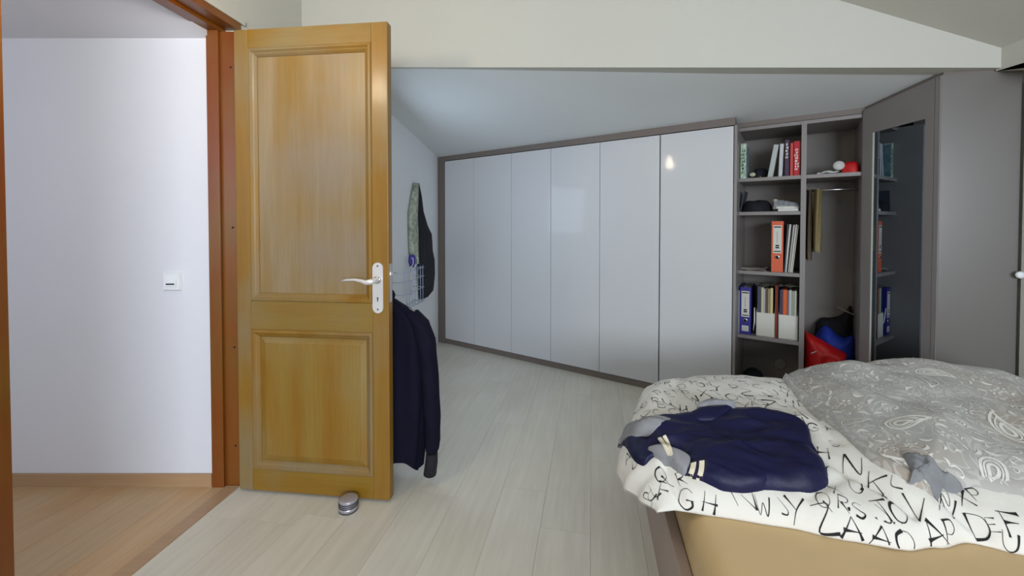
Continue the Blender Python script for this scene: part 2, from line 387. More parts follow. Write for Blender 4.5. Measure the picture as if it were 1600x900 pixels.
# ------------------------------------------------------------------ door leaf (open), hinged on the far jamb
LW, LT = .682, .04
LM = frame(-1.187, 1.763, .694, -.078)     # local x along the leaf, y to the back
door = empty('door_1', LM, 'open honey wooden panel door held by a doorstop, shirt hanging behind', 'door', kind='structure')
def dpart(k, name, mt, par=door): return k.build(name, mt, par)
ZB, ZT = .012, 1.992
rails = [(ZB, .105), (.712, .835), (1.912, ZT)]
for x0, x1 in ((0, .063), (.612, LW)):
    k = MB(); k.box(x0, 0, ZB, x1, LT, ZT, bev=.003); dpart(k, 'stile', GOLD)
for z0, z1 in rails:
    k = MB(); k.box(.0632, .0005, z0, .6118, LT-.0005, z1, bev=.002); dpart(k, 'rail', GOLDH)
def panel(z0, z1, raised, mt):
    # moulding ring: sloping bead then flat field
    def ring(x0, x1, za, zb, y): return [(x0, y, za), (x1, y, za), (x1, y, zb), (x0, y, zb)]
    x0, x1 = .063, .612
    k = MB()
    prof = [(0, .0005), (.004, -.004), (.012, -.005), (.019, .002), (.024, .0045), (.032, .012), (.034, .016)]
    for side in (0, 1):
        prev = None
        for d, y in prof:
            yy = y if side == 0 else LT - y
            r = [k.bm.verts.new(p) for p in ring(x0+d, x1-d, z0+d, z1-d, yy)]
            if prev:
                for i in range(4): k.bm.faces.new((prev[i], prev[(i+1)%4], r[(i+1)%4], r[i]))
            prev = r
    dpart(k, 'moulding', GOLD)
    k = MB(); d = .034
    if raised:
        prof = [(0, .0165), (.004, .0165), (.028, .009), (.029, .0075)]
    else: prof = [(0, .0165), (.003, .0160)]
    prev = None
    for dd, y in prof:
        r = [k.bm.verts.new(p) for p in ring(x0+d-.002+dd, x1-d+.002-dd, z0+d-.002+dd, z1-d+.002-dd, y)]
        if prev:
            for i in range(4): k.bm.faces.new((prev[i], prev[(i+1)%4], r[(i+1)%4], r[i]))
        prev = r
    k.bm.faces.new(prev)
    r = [k.bm.verts.new(p) for p in ring(x0+d-.002, x1-d+.002, z0+d-.002, z1-d+.002, LT-.0165)]; k.bm.faces.new(r)
    dpart(k, 'panel', mt)
panel(.835, 1.912, False, PANELW); panel(.105, .712, True, PANELL)
# handle plates front and back, levers, screws, keyhole, latch
for side in (0, 1):
    sg = -1 if side == 0 else 1; yb = 0 if side == 0 else LT
    k = MB(); w2, za, zb = .0225, .796, 1.006; cx = .637
    out = [(cx + w2*math.cos(a), zb - w2 + w2*math.sin(a)) for a in [i*math.pi/10 for i in range(11)]] + [(cx + w2*math.cos(a), za + w2 + w2*math.sin(a)) for a in [math.pi + i*math.pi/10 for i in range(11)]]
    k.prism([(x, yb, z) for x, z in out], [(x, yb + sg*.006, z) for x, z in out])
    pl = dpart(k, 'handle_plate', ENAMEL)
    k = MB(); y1 = yb + sg*.045
    k.tube([(cx, yb+sg*.006, .935), (cx, yb+sg*.02, .935), (cx, y1-sg*.006, .934), (cx-.012, y1, .932), (cx-.03, y1, .928), (cx-.05, y1, .934), (cx-.08, y1, .939), (cx-.11, y1, .938), (cx-.135, y1, .934)],
           [.013, .0105, .0105, .012, .011, .008, .0055, .005, .004], 10)
    k.build('lever_handle', ENAMEL, pl)
    k = MB(); k.lathe([(.0155, 0), (.0155, .004), (.012, .006)], seg=20, M=T(cx, yb+sg*.006, .935) @ RX(R(90) if side == 0 else R(-90))); k.build('rose_ring', STEEL, pl)
    for z in (.992, .812):
        k = MB(); k.lathe([(.0035, 0), (.003, .0015)], seg=10, M=T(cx, yb+sg*.006, z) @ RX(R(90) if side == 0 else R(-90))); k.build('screw', BLACK, pl)
    k = MB(); a, b = (yb+sg*.0055, yb+sg*.0066); k.box(cx-.002, min(a, b), .845, cx+.002, max(a, b), .857); k.lathe([(.0035, 0), (.0035, .0012)], seg=10, M=T(cx, yb+sg*.0055, .859) @ RX(R(90) if side == 0 else R(-90))); k.build('keyhole', DARK, pl)
k = MB(); k.box(LW-.001, .009, .84, LW+.0015, .031, 1.0); fp = dpart(k, 'lock_faceplate', STEEL)
k = MB(); k.prism([(LW+.001, .014, .952), (LW+.013, .014, .952), (LW+.001, .028, .952)], [(LW+.001, .014, .966), (LW+.013, .014, .966), (LW+.001, .028, .966)]); k.build('latch_bolt', STEEL, fp)
for z in (.25, 1.0, 1.75):
    k = MB(); k.lathe([(.006, 0), (.006, .09)], (-.006, LT-.002, z), 12); dpart(k, 'hinge', STEEL)

# doorstop
k = MB(); prof = [(.036, 0), (.0375, .002), (.0375, .006)]
k.use(BLACK); k.lathe([(.036, 0), (.038, .001), (.038, .004), (.036, .005)], seg=32)
k.use(SILVER); k.lathe([(.0375, .004), (.0375, .019), (.036, .0195)], seg=32)
ds = k.build('doorstop', None, None, T(-.668, 1.652, 0)); tag(ds, 'small round silver and black doorstop on the pale floor against the door', 'doorstop')
for i in range(3):
    z = .0195 + i*.0075
    k = MB(); k.lathe([(.0370, z), (.0384, z+.0002), (.0384, z+.0034), (.0370, z+.0036)], seg=32); k.build('black_ring', BLACK, ds)
    k = MB(); k.lathe([(.0368, z+.0034), (.0372, z+.0038), (.0372, z+.0072), (.0368, z+.0077)], seg=32); k.build('silver_ring', SILVER, ds)
k = MB(); k.lathe([(.0375, .0418), (.0365, .046), (.030, .049), (.016, .0505), (.002, .051)], seg=32); k.build('cap', SILVER, ds)

# light switch in the hall
k = MB(); SW = T(-1.497, 1.807, .912)
k.prism([(-.041, 0, -.041), (.041, 0, -.041), (.041, 0, .041), (-.041, 0, .041)], [(-.035, -.012, -.035), (.035, -.012, -.035), (.035, -.012, .035), (-.035, -.012, .035)])
sw = k.build('light_switch', WHITEP, None, SW); tag(sw, 'square white light switch on the hall wall', 'switch')
k = MB(); k.prism([(-.024, -.012, -.02), (.024, -.012, -.02), (.024, -.012, .024), (-.024, -.012, .024)], [(-.023, -.019, -.018), (.023, -.019, -.018), (.023, -.0135, .023), (-.023, -.0135, .023)])
k.build('rocker', WHITEP, sw)
k = MB(); k.box(-.018, -.0199, -.013, .018, -.017, -.007); k.build('indicator_slot', BLACK, sw)

# ------------------------------------------------------------------ fitted cupboards along the slanted alcove
AM = frame(-.739, 4.058, .819, -.574)          # x along the run, y into the cupboards
bounds = [.102, .470, .895, 1.286, 1.707, 2.146, 2.594]
ZD0, ZD1 = .05, 1.782
labels = ['pair of tall white wardrobe doors at the far end beside the hanging clothes',
          'middle pair of tall glossy white wardrobe doors',
          'pair of tall glossy white wardrobe doors next to the open bookcase']
for c in range(3):
    e = empty('wardrobe', AM @ T(bounds[2*c], 0, 0), labels[c], 'wardrobe', 'tall white wardrobes under the sloping ceiling')
    w0 = 0; w1 = bounds[2*c+1] - bounds[2*c]; w2 = bounds[2*c+2] - bounds[2*c]
    k = MB(); t = .018
    k.box(.001, .0215, ZD0, t, .5, ZD1); k.box(w2-t, .0215, ZD0, w2-.001, .5, ZD1); k.box(t, .0215, ZD0, w2-t, .5, ZD0+t); k.box(t, .0215, ZD1-t, w2-t, .5, ZD1); k.box(t, .48, ZD0+t, w2-t, .5, ZD1-t)
    k.build('carcass', TAUPED, e)
    g = .0018
    for a, b in ((w0, w1), (w1, w2)):
        g2 = .004 if abs(b + bounds[2*c] - 2.146) < .01 else g
        g1 = .004 if abs(a + bounds[2*c] - 2.146) < .01 else g
        k = MB(); k.box(a+g1, 0, ZD0+.002, b-g2, .0195, ZD1-.002, bev=.0012); k.build('door', WHITED, e)
RC = .12
# fascia, filler, plinth around them (slightly proud of the ceiling slope)
def topz(s, d): p = AM @ Vector((s, d, 0)); return alcz(p.x, p.y)
k = MB(); k.prism([(.0, -.004, 1.785), (2.602, -.004, 1.785), (2.602, .05, 1.785), (.0, .05, 1.785)], [(.0, -.004, topz(0, 0)+.004), (2.602, -.004, topz(2.6, 0)+.004), (2.602, .05, topz(2.6, 0)+.004), (.0, .05, topz(0, 0)+.004)])
tag(k.build('trim_5', TAUPEL, None, AM), kind='structure')
k = MB(); k.box(.004, -.004, 0, .099, .05, 1.785); tag(k.build('trim_6', TAUPEL, None, AM), kind='structure')
k = MB(); k.box(.1, .012, 0, 2.596, .03, .046); tag(k.build('trim_7', TAUPEL, None, AM), kind='structure')

# open bookcase: column of shelves + hanging bay
bc = empty('bookcase', AM @ T(2.597, RC, 0), 'tall taupe open bookcase with shelves and a hanging rail bay', 'bookcase')
BD = .36; W1, W2 = .343, .622; SH = [.075, .452, .868, 1.246, 1.462]
def bp(x0, y0, z0, x1, y1, z1, name, mt=TAUPE, par=bc):
    k = MB(); k.box(x0, y0, z0, x1, y1, z1, bev=.001); return k.build(name, mt, par)
bp(0, -RC+.002, 0, .016, BD, 1.786, 'side_panel'); bp(W1+.0, 0, 0, W1+.026, BD, 1.786, 'divider_panel'); bp(W2, 0, 0, W2+.016, BD, 1.786, 'side_panel')
for z in SH: bp(.016, .002, z-.022, W1, BD, z, 'shelf')
bp(W1+.026, .002, SH[4]-.022, W2, BD, SH[4], 'shelf'); bp(W1+.026, .002, .053, W2, BD, .075, 'shelf')
bp(.016, .002, 1.765, W2, BD, 1.786, 'top_panel'); bp(0, BD, 0, W2+.016, BD+.008, 1.786, 'back_panel', TAUPED)
bp(.016, .012, 0, W2, .028, .053, 'plinth')
k = MB(); k.tube([(W1+.026, .13, 1.375), (W2, .13, 1.375)], .0125, 14, flat=.6); k.build('clothes_rail', STEEL, bc)
k = MB(); k.box(-.0, -RC+.02, 1.60, .012, 0, 1.70) if False else k.box(.016, .0, .04, .017, .001, .05); k.bm.free()
k = MB(); k.prism([(0, 0, 1.788), (W2+.016, 0, 1.788), (W2+.016, .03, 1.788), (0, .03, 1.788)],
                  [(0, 0, topz(2.6, RC)+.004), (W2+.016, 0, topz(3.2, RC)+.004), (W2+.016, .03, topz(3.2, RC)+.004), (0, .03, topz(2.6, RC)+.004)])
tag(k.build('trim_8', TAUPEL, None, AM @ T(2.597, RC, 0)), kind='structure')
# lock plate on the back of the bottom compartment
k = MB(); k.lathe([(.036, 0), (.038, .004), (.034, .008), (.028, .006)], seg=26, M=T(.24, BD-.001, .20) @ RX(R(90))); k.build('cable_grommet', mat('clear_plastic', srgb(118, 118, 114), .3), bc)

# ------------------------------------------------------------------ corner wardrobe: mirrored side + plain front
BXa, BYa, BXb, BYb = 1.960, 2.297, 1.951, 1.877
CM = frame(BXa, BYa, BXb-BXa, BYb-BYa)      # x toward the viewer, y to its left = into cupboard(+X)
BL = math.hypot(BXb-BXa, BYb-BYa)
cw = empty('corner_wardrobe', CM, 'taupe corner wardrobe with a mirrored side and plain front behind the bed', 'wardrobe')
zt = lambda x: 1.800 + (1.842 - 1.800) * x / BL
k = MB()
mx0, mx1, mz1, mz0 = .062, .352, 1.663, .12
def qbox(x0, x1, z0a, z0b, z1a, z1b, y0=0, y1=.02):
    k.prism([(x0, y0, z0a), (x1, y0, z0b), (x1, y1, z0b), (x0, y1, z0a)], [(x0, y0, z1a), (x1, y0, z1b), (x1, y1, z1b), (x0, y1, z1a)])
qbox(0, BL-.026, mz1, mz1, zt(0), zt(BL-.026)); qbox(0, mx0, mz0, mz0, mz1, mz1); qbox(mx1, BL-.026, mz0, mz0, mz1, mz1); qbox(0, BL-.026, 0, 0, mz0, mz0)
k.build('side_door', TAUPE, cw)
k = MB(); k.box(BL-.024, 0, 0, BL, .03, zt(BL), bev=.001); k.build('corner_stile', TAUPE, cw)
k = MB(); k.box(mx0, .004, mz0, mx1, .008, mz1); k.build('mirror', MIRROR, cw)
k = MB(); k.box(mx0, .0005, mz0, mx0+.006, .004, mz1); k.build('mirror_edge', mat('bright_edge', srgb(200, 198, 185), .3), cw)
# plain front
FM = frame(BXb, BYb, 2.209-BXb, 1.786-BYb)
FL = math.hypot(2.209-BXb, 1.786-BYb)
k = MB(); fi = cw.matrix_world.inverted()
k.prism([(.004, 0, .05), (FL, 0, .05), (FL, .02, .05), (.004, .02, .05)], [(.004, 0, 1.843), (FL, 0, 1.832), (FL, .02, 1.832), (.004, .02, 1.843)], M=FM)
k.build('front_door', mat('taupe_satin', srgb(102, 97, 93), .34, spec=.6, coat=.4, coatr=.2), cw, fi)
k = MB(); k.box(.004, .012, 0, FL, .03, .048, FM); k.build('plinth', TAUPEL, cw, fi)
k = MB(); k.lathe([(.006, 0), (.006, .012), (.014, .014), (.016, .022), (.011, .027), (.003, .028)], seg=18, M=FM @ T(FL-.004, 0, .945) @ RX(R(90))); k.build('knob', WHITEP, cw, fi)
# fascia over both faces
k = MB()
def wz(p): return alcz(p.x, p.y)
P = [CM @ Vector((-.01, .012, 0)), CM @ Vector((BL, .012, 0)), FM @ Vector((FL*.97, .012, 0))]
Q = [CM @ Vector((-.01, .05, 0)), CM @ Vector((BL-.04, .05, 0)), FM @ Vector((FL*.97, .05, 0))]
for i in (0, 1):
    z0s = (1.79, 1.835, 1.825)
    a, b, c_, d = P[i], P[i+1], Q[i+1], Q[i]
    za_, zb_ = z0s[i], z0s[i+1]
    k.prism([(a.x, a.y, za_), (b.x, b.y, zb_), (c_.x, c_.y, zb_), (d.x, d.y, za_)], [(q.x, q.y, wz(q)+.004) for q in (a, b, c_, d)])
tag(k.build('trim_9', TAUPEL), kind='structure')

# ------------------------------------------------------------------ stroke lettering
G = {
'A': [[(0,0),(.28,.55),(.5,1)],[(.5,1),(.75,.5),(1,0)],[(.1,.35),(.9,.4)]], 'B': [[(.1,0),(.1,1)],[(.1,1),(.7,.95),(.75,.6),(.1,.52)],[(.1,.52),(.9,.45),(.8,.05),(.1,0)]],
'C': [[(.9,.85),(.5,1),(.1,.7),(.1,.3),(.5,0),(.95,.15)]], 'D': [[(.1,0),(.15,1)],[(.15,1),(.8,.85),(.9,.4),(.6,.05),(.1,0)]],
'E': [[(.1,0),(.15,1)],[(.15,1),(.9,1)],[(.12,.5),(.75,.55)],[(.1,0),(.9,.02)]], 'F': [[(.15,0),(.15,1)],[(.0,.95),(.95,1)],[(.15,.55),(.75,.6)]],
'G': [[(.9,.85),(.55,1),(.15,.8),(.1,.3),(.5,0),(.9,.2),(.9,.45)],[(.55,.45),(1,.47)]], 'H': [[(.1,0),(.15,1)],[(.85,0),(.85,1)],[(.0,.45),(1,.5)]],
'I': [[(.5,0),(.5,1)]], 'J': [[(.7,1),(.7,.2),(.45,0),(.15,.2)]], 'K': [[(.15,0),(.15,1)],[(.9,1),(.15,.45)],[(.35,.6),(.95,0)]],
'L': [[(.2,1),(.15,.05),(.9,0)]], 'M': [[(0,0),(.2,1),(.5,.3),(.8,1),(1,0)]], 'N': [[(.05,0),(.1,1)],[(.1,1),(.85,.05),(.9,1)]],
'O': [[(.5,1),(.15,.8),(.08,.4),(.3,.02),(.7,.05),(.92,.45),(.8,.85),(.5,1)]], 'P': [[(.2,0),(.15,1)],[(.05,.95),(.7,1),(.85,.7),(.6,.45),(.2,.45)]],
'Q': [[(.5,1),(.15,.8),(.08,.4),(.3,.02),(.7,.05),(.92,.45),(.8,.85),(.5,1)],[(.5,.35),(1,-.1)]], 'R': [[(.2,0),(.15,1)],[(.15,1),(.75,.95),(.7,.6),(.2,.5)],[(.35,.5),(.95,0)]],
'S': [[(.85,.85),(.5,1),(.15,.8),(.5,.5),(.85,.25),(.5,0),(.1,.15)]], 'T': [[(.5,0),(.5,1)],[(.0,.95),(1,1)]], 'U': [[(.1,1),(.12,.3),(.45,0),(.8,.25),(.9,1)]],
'V': [[(.05,1),(.5,0)],[(.5,0),(.95,1)]], 'W': [[(0,1),(.25,0),(.5,.65),(.75,0),(1,1)]], 'X': [[(.05,1),(.95,0)],[(.9,1),(.05,0)]],
'Y': [[(.05,1),(.5,.5)],[(.95,1),(.5,.5),(.3,-.05)]], 'Z': [[(.05,.95),(.9,1),(.1,.05),(1,0)]],
'Å': [[(0,0),(.5,.85)],[(.5,.85),(1,0)],[(.1,.32),(.9,.36)],[(.45,1.1),(.55,1.16),(.5,1.05),(.45,1.1)]],
'Ä': [[(0,0),(.5,.85)],[(.5,.85),(1,0)],[(.1,.32),(.9,.36)],[(.3,1.05),(.32,1.12)],[(.7,1.05),(.72,1.12)]],
'Ö': [[(.5,.85),(.15,.7),(.08,.35),(.3,.02),(.7,.05),(.92,.4),(.8,.75),(.5,.85)],[(.3,1.05),(.32,1.13)],[(.7,1.05),(.72,1.13)]],
}
def smooth_pl(pts, n=5):
    out = []
    for i in range(len(pts) - 1):
        p0 = pts[max(i-1, 0)]; p1 = pts[i]; p2 = pts[i+1]; p3 = pts[min(i+2, len(pts)-1)]
        for j in range(n):
            t = j / n
            out.append(tuple(.5*((2*b)+(c-a)*t+(2*a-5*b+4*c-d)*t*t+(-a+3*b-3*c+d)*t**3) for a, b, c, d in zip(p0, p1, p2, p3)))
    out.append(tuple(pts[-1])); return out
def stroke(bm, pts, place, wf, mi=0):
    """flat ribbon: pts 2D in glyph space; place maps 2D -> 3D; wf(t) half width in glyph units"""
    n = len(pts); prev = None
    for i, p in enumerate(pts):
        a = pts[max(i-1, 0)]; b = pts[min(i+1, n-1)]
        dx, dy = b[0]-a[0], b[1]-a[1]; l = math.hypot(dx, dy) or 1
        wd = wf(i / (n-1)); nx, ny = -dy/l*wd, dx/l*wd
        A, B = place((p[0]+nx, p[1]+ny)), place((p[0]-nx, p[1]-ny))
        if A is None or B is None: prev = None; continue
        v = (bm.verts.new(A), bm.verts.new(B))
        if prev:
            f = bm.faces.new((prev[0], prev[1], v[1], v[0])); f.material_index = mi
        prev = v

def flat_text(k, txt, M, h, wd=.07, asp=.62):
    """stroke letters in the local xz plane of M"""
    x = 0
    for ch in txt:
        for pl in G.get(ch, []):
            stroke(k.bm, smooth_pl(pl, 3), lambda q, x=x: M @ Vector((x + q[0]*h*asp, 0, q[1]*h)), lambda t: wd)
        x += h * (asp + .25)

# ------------------------------------------------------------------ things on the bookcase shelves
BM = AM @ T(2.597, RC, 0)
def cm(name, c, **kw): return mat(name, srgb(*c), kw.pop('rough', .6), **kw)
M_RED = cm('red_cover', (178, 24, 38)); M_CORAL = cm('coral_cover', (196, 66, 62)); M_GREY = cm('grey_spine', (176, 180, 178))
M_GREENW = cm('mottled_green', (130, 160, 120), col2=srgb(214, 222, 210), vscale=60); M_PURP = cm('purple_cover', (62, 40, 70), var=.3, vscale=40)
M_TEAL = cm('teal_picture', (60, 96, 110), col2=srgb(140, 165, 175), vscale=14)
M_ORANGE = cm('orange_card', (208, 92, 56), rough=.5); M_BLUE = cm('blue_card', (46, 40, 130), rough=.5); M_WB = cm('white_card', (205, 202, 192))
M_CREAMB = cm('cream_card', (196, 188, 160)); M_BROWN = cm('brown_card', (92, 74, 58)); M_SLATE = cm('slate_card', (62, 66, 78)); M_OR2 = cm('bright_orange', (206, 92, 30))
M_YEL = cm('olive_knit', (118, 104, 66), bump=.5, bscale=90); M_BRK = cm('brown_knit', (78, 62, 44), bump=.5, bscale=90)
M_BLK = cm('black_fabric', (16, 17, 28), rough=.85, bump=.2); M_REDF = cm('red_nylon', (186, 12, 16), rough=.5, bump=.25, bscale=18)
M_BLF = cm('royal_blue_cloth', (20, 48, 150), rough=.7, bump=.25, bscale=18)

def book(name, x, wd, z, h, dep, y, mt, lean=0, label='', cat='book', group=None, title=None, tcol=None, page=True):
    """upright book/folder: x = left edge of its spine, y = spine depth"""
    M = BM @ T(x, y, z) @ RY(R(lean))
    k = MB(); t = .0022
    k.box(0, 0, 0, t, dep, h); k.box(wd-t, 0, 0, wd, dep, h); k.box(0, 0, 0, wd, t, h)
    o = k.build(name, mt, None, M); tag(o, label, cat, group)
    if page:
        k = MB(); k.box(t, t, .003, wd-t, dep-.004, h-.003); k.build('pages', PAPER, o)
    if title:
        k = MB(); rs = random.Random(len(label))
        z0, z1, n = title
        for i in range(n):
            za = z1 - (z1-z0)*(i+1)/n; hz = (z1-z0)/n*.82
            for j in range(2):
                xx = wd*(.30 + .25*j) + rs.uniform(-.06, .06)*wd
                stroke(k.bm, [(xx, za + hz*rs.uniform(0, .3)), (xx + wd*rs.uniform(-.1, .16), za + hz*.5), (xx + wd*rs.uniform(.0, .1), za + hz)], lambda q: Vector((q[0], -.0006, q[1])), lambda t: .0030*min(1, wd/.03))
        k.build('title_marks', tcol, o)['kind'] = 'stuff'
    return o
M_GRN = cm('dark_green_ink', (44, 84, 52))
sh5 = SH[4] + .0005
o = book('book', .020, .034, sh5, .226, .15, .02, M_GREENW, 0, 'green and white mottled book alone at the left end of the top shelf', title=(.03, .19, 7), tcol=M_GRN, group='books on the top shelf')
k = MB(); k.box(.0342, .004, .01, .0348, .146, .216); k.build('picture_cover', M_TEAL, o)
book('book', .170, .028, sh5, .205, .13, .025, M_GREY, 9, 'pale grey book leaning right on the top shelf', group='books on the top shelf')
book('book', .2275, .021, sh5, .202, .13, .022, cm('light_spine', (190, 190, 194)), 2, 'slim white book standing between the leaning grey book and the purple one', group='books on the top shelf')
book('book', .2600, .024, sh5, .222, .15, .02, M_PURP, 0, 'dark purple book with a white title block on the top shelf', title=(.105, .205, 5), tcol=M_WB, group='books on the top shelf')
book('book', .2880, .0155, sh5, .200, .14, .02, M_CORAL, 0, 'slim coral red book on the top shelf, no lettering', group='books on the top shelf')
book('book', .3055, .033, sh5, .208, .14, .018, M_RED, 0, 'wide red book with white title at the right end of the top shelf', title=(.03, .165, 8), tcol=M_WB, group='books on the top shelf')

def blobthing(name, M, outline, th, mt, label=None, cat=None, folds=.003, res=14, fn=None, power=4, parent=None, group=None, seedv=0):
    """soft cushion-like lump from a closed outline in local xy (star shaped), thickness along +z"""
    pts = smooth_pl(list(outline) + [outline[0]], 4)[:-1]
    cx = sum(p[0] for p in pts) / len(pts); cy = sum(p[1] for p in pts) / len(pts)
    k = MB(); rings = []
    for r in range(res + 1):
        rho = 1 - (1 - r / res) ** 1.0
        ring = []
        if r == 0: continue
        for p in pts:
            x, y = cx + (p[0]-cx)*rho, cy + (p[1]-cy)*rho
            z = th * max(0, 1 - rho ** power) ** .5
            nz = noise.noise(Vector((x*28 + seedv, y*28, seedv))) * folds + noise.noise(Vector((x*9, y*9 + seedv, 3))) * folds * 2
            z = z + nz * (1 - rho ** 6)
            z = max(z, 0.0)
            if fn: z += fn(x, y)
            ring.append(k.bm.verts.new((x, y, z)))
        rings.append(ring)
    z0 = th + (fn(cx, cy) if fn else 0); c = k.bm.verts.new((cx, cy, z0)); n = len(pts)
    for i in range(n): k.bm.faces.new((c, rings[0][i], rings[0][(i+1) % n]))
    for A, B in zip(rings, rings[1:]):
        for i in range(n): k.bm.faces.new((A[i], B[i], B[(i+1) % n], A[(i+1) % n]))
    low = [k.bm.verts.new((v.co.x, v.co.y, v.co.z - .002)) for v in rings[-1]]
    for i in range(n): k.bm.faces.new((rings[-1][i], low[i], low[(i+1) % n], rings[-1][(i+1) % n]))
    if fn is None: k.bm.faces.new(low[::-1])
    o = k.build(name, mt, parent, M, smooth=True)
    if label: tag(o, label, cat, group)
    return o
def ell(cx, cy, rx, ry, n=10, j=.1):
    return [(cx + rx*math.cos(i/n*6.283)*(1+random.uniform(-j, j)), cy + ry*math.sin(i/n*6.283)*(1+random.uniform(-j, j))) for i in range(n)]

# peaked cap with a white front on the top shelf
cap = blobthing('cap', BM @ T(.0, 0, sh5), ell(.125, .14, .05, .06), .07, M_BLK, 'dark cap with a white front on the top shelf beside the green book', 'cap')
k = MB(); P = []
for i in range(9):
    a = -1.3 + i * 2.6/8
    P.append([Vector((.105 + math.sin(a)*(.03+.0*j) + j*.0 , .085 - math.cos(a)*(.0 + j*.018), sh5*0 + .012 + .004*math.cos(a) - j*.002)) for j in range(4)])
k.grid(P); k.build('peak', M_WB, cap)
blobthing('front_badge', T(.085, .074, .028) @ RX(R(70)), ell(0, 0, .018, .014, 8, 0), .008, M_CREAMB, parent=cap)
# second shelf: dark folded clothes, trainer, white tray
sh4 = SH[3] + .0005
blobthing('folded_clothes', BM @ T(0, 0, sh4), ell(.105, .12, .085, .10), .075, M_BLK, 'pile of folded black clothes at the left of the second shelf', 'clothes', folds=.008)
k = MB(); k.box(0, 0, 0, .004, .2, .14); tag(k.build('clipboard', M_SLATE, None, BM @ T(.018, .03, sh4) @ RY(R(10))), 'thin dark clipboard leaning at the left end of the second shelf', 'clipboard')
# trainer shoe: sole + upper
shoe = empty('shoe', BM @ T(.192, .05, sh4 + .024), 'grey and white trainer lying on the white box on the second shelf', 'shoe')
k = MB(); sole = [(0, .01), (.02, -.012), (.06, -.016), (.10, -.012), (.135, -.002), (.14, .02), (.12, .042), (.07, .048), (.02, .042), (0, .03)]
k.slab(sole, 0, .014); k.build('sole', M_WB, shoe)
k = MB(); rows = []
for i in range(9):
    t = i/8; x = .006 + t*.126; hgt = .05 - .028*t**1.2; wd = .024 + .004*math.sin(t*3.1)
    rows.append([Vector((x, .016 - wd*math.cos(a*math.pi/8), .012 + hgt*math.sin(a*math.pi/8))) for a in range(9)])
k.grid(rows); k.build('upper', cm('shoe_grey', (130, 134, 138), var=.4, vscale=45), shoe)
k = MB()
for i in range(4):
    x = .05 + i*.016; k.tube([(x, .002, .045-.004*i), (x+.004, .016, .056-.005*i), (x, .03, .045-.004*i)], .0022, 6)
k.build('laces', M_WB, shoe)
k = MB(); k.lathe([(.013, 0), (.014, .006), (.008, .012)], (.012, .016, .05), 12); k.build('heel_tab', M_CREAMB, shoe)
k = MB(); k.box(0, 0, 0, .105, .13, .016, bev=.004); tag(k.build('box', cm('white_box', (206, 204, 200)), None, BM @ T(.228, .02, sh4)), 'flat white box on the second shelf under the trainer', 'box')
# move shoe so that it rests on the box
shoe.matrix_world = BM @ T(.200, .045, sh4 + .0165)
# third shelf: loose papers, orange binder, leaning folders
sh3 = SH[2] + .0005
def binder(x, wd, h, z, mt, label, flip_hole=True, dep=.27, lab=M_WB):
    M = BM @ T(x, .022, z); k = MB(); t = .003
    k.box(0, .004, 0, t, dep, h); k.box(wd-t, .004, 0, wd, dep, h); k.box(0, 0, 0, wd, .005, h, bev=.001)
    o = k.build('ring_binder', mt, None, M); tag(o, label, 'binder', 'lever arch binders on the shelves')
    k = MB(); k.box(t+.004, .008, .004, wd-t-.004, dep-.02, h-.015); k.build('pages', PAPER, o)
    k = MB(); k.box(wd*.14, -.0012, h*.37, wd*.86, .0, h*.92); l = k.build('spine_label', lab, o)
    k = MB()
    for q, w_, hh in ((.885, .30, .0035), (.405, .30, .0030), (.52, .16, .0045), (.48, .16, .0045)):
        stroke(k.bm, [(wd*(.5-w_), h*q), (wd*(.5+w_), h*q)], lambda p: Vector((p[0], -.0016, p[1])), lambda t: hh)
    stroke(k.bm, [(wd*(.48 + .07*math.sin(i*2.1)), h*(.57 + i*.012)) for i in range(20)], lambda p: Vector((p[0], -.0016, p[1])), lambda t: .0007)
    k.build('label_writing', INK, l)['kind'] = 'stuff'
    k = MB(); k.lathe([(.013, 0), (.013, .002), (.009, .003)], seg=20, M=T(wd*.5, .0, h*.295) @ RX(R(90))); hl = k.build('finger_hole', STEEL, o)
    k = MB(); k.lathe([(.009, 0), (.009, .0035)], seg=16, M=T(wd*.5, .0, h*.295) @ RX(R(90))); k.build('hole', DARK, hl)
    return o
binder(.196, .062, .317, sh3, M_ORANGE, 'orange ring binder with a white label on the third shelf')
for i, (wd, ln_, mt, lab, h) in enumerate(((.010, 5, M_SLATE, 'thin dark folder leaning against the orange ring binder', .30), (.013, 7, M_WB, 'white folder, first in the leaning group right of the orange ring binder', .30), (.006, 8.5, M_BROWN, 'very thin brown folder between white ones beside the orange ring binder', .295),
        (.012, 9, M_GREY, 'pale grey folder, middle of the leaning group beside the orange binder', .298), (.010, 10, cm('offwhite_card', (214, 210, 196)), 'off-white folder, last but one of the leaning group', .300), (.008, 10, M_WB, 'thin white folder touching the bookcase divider on the third shelf', .296))):
    xs_ = (.262, .2665, .2790, .2820, .2930, .3020)[i] - .0
    book('folder', xs_ - .004*0, wd*.8, sh3 + .0008, h * (.99 if i else 1), .20, .025 + .002*i, mt, (3, 4.2, 4.8, 5, 5.2, 5.3)[i], lab, 'folder', 'folders leaning on the third shelf')
for i, (x, y, a, l) in enumerate(((.085, .13, 8, 'loose sheet of white paper lying flat at the left of the third shelf'), (.115, .12, -14, 'sheet of paper curling up near the orange ring binder'))):
    k = MB(); P = []
    for u in range(10):
        P.append([Vector(((u/9-.5)*.15, (v/5-.5)*.2, .001 + .002*i + (max(0, u-5)/4)**2*.022*i + .002*math.sin(u*1.3+v))) for v in range(6)])
    k.grid(P); Pb = [[p - Vector((0, 0, .0006)) for p in r] for r in P]; k.grid(Pb)
    tag(k.build('paper_sheet', PAPER, None, BM @ T(x, y, sh3 + .001) @ RZ(R(a))), l, 'paper')
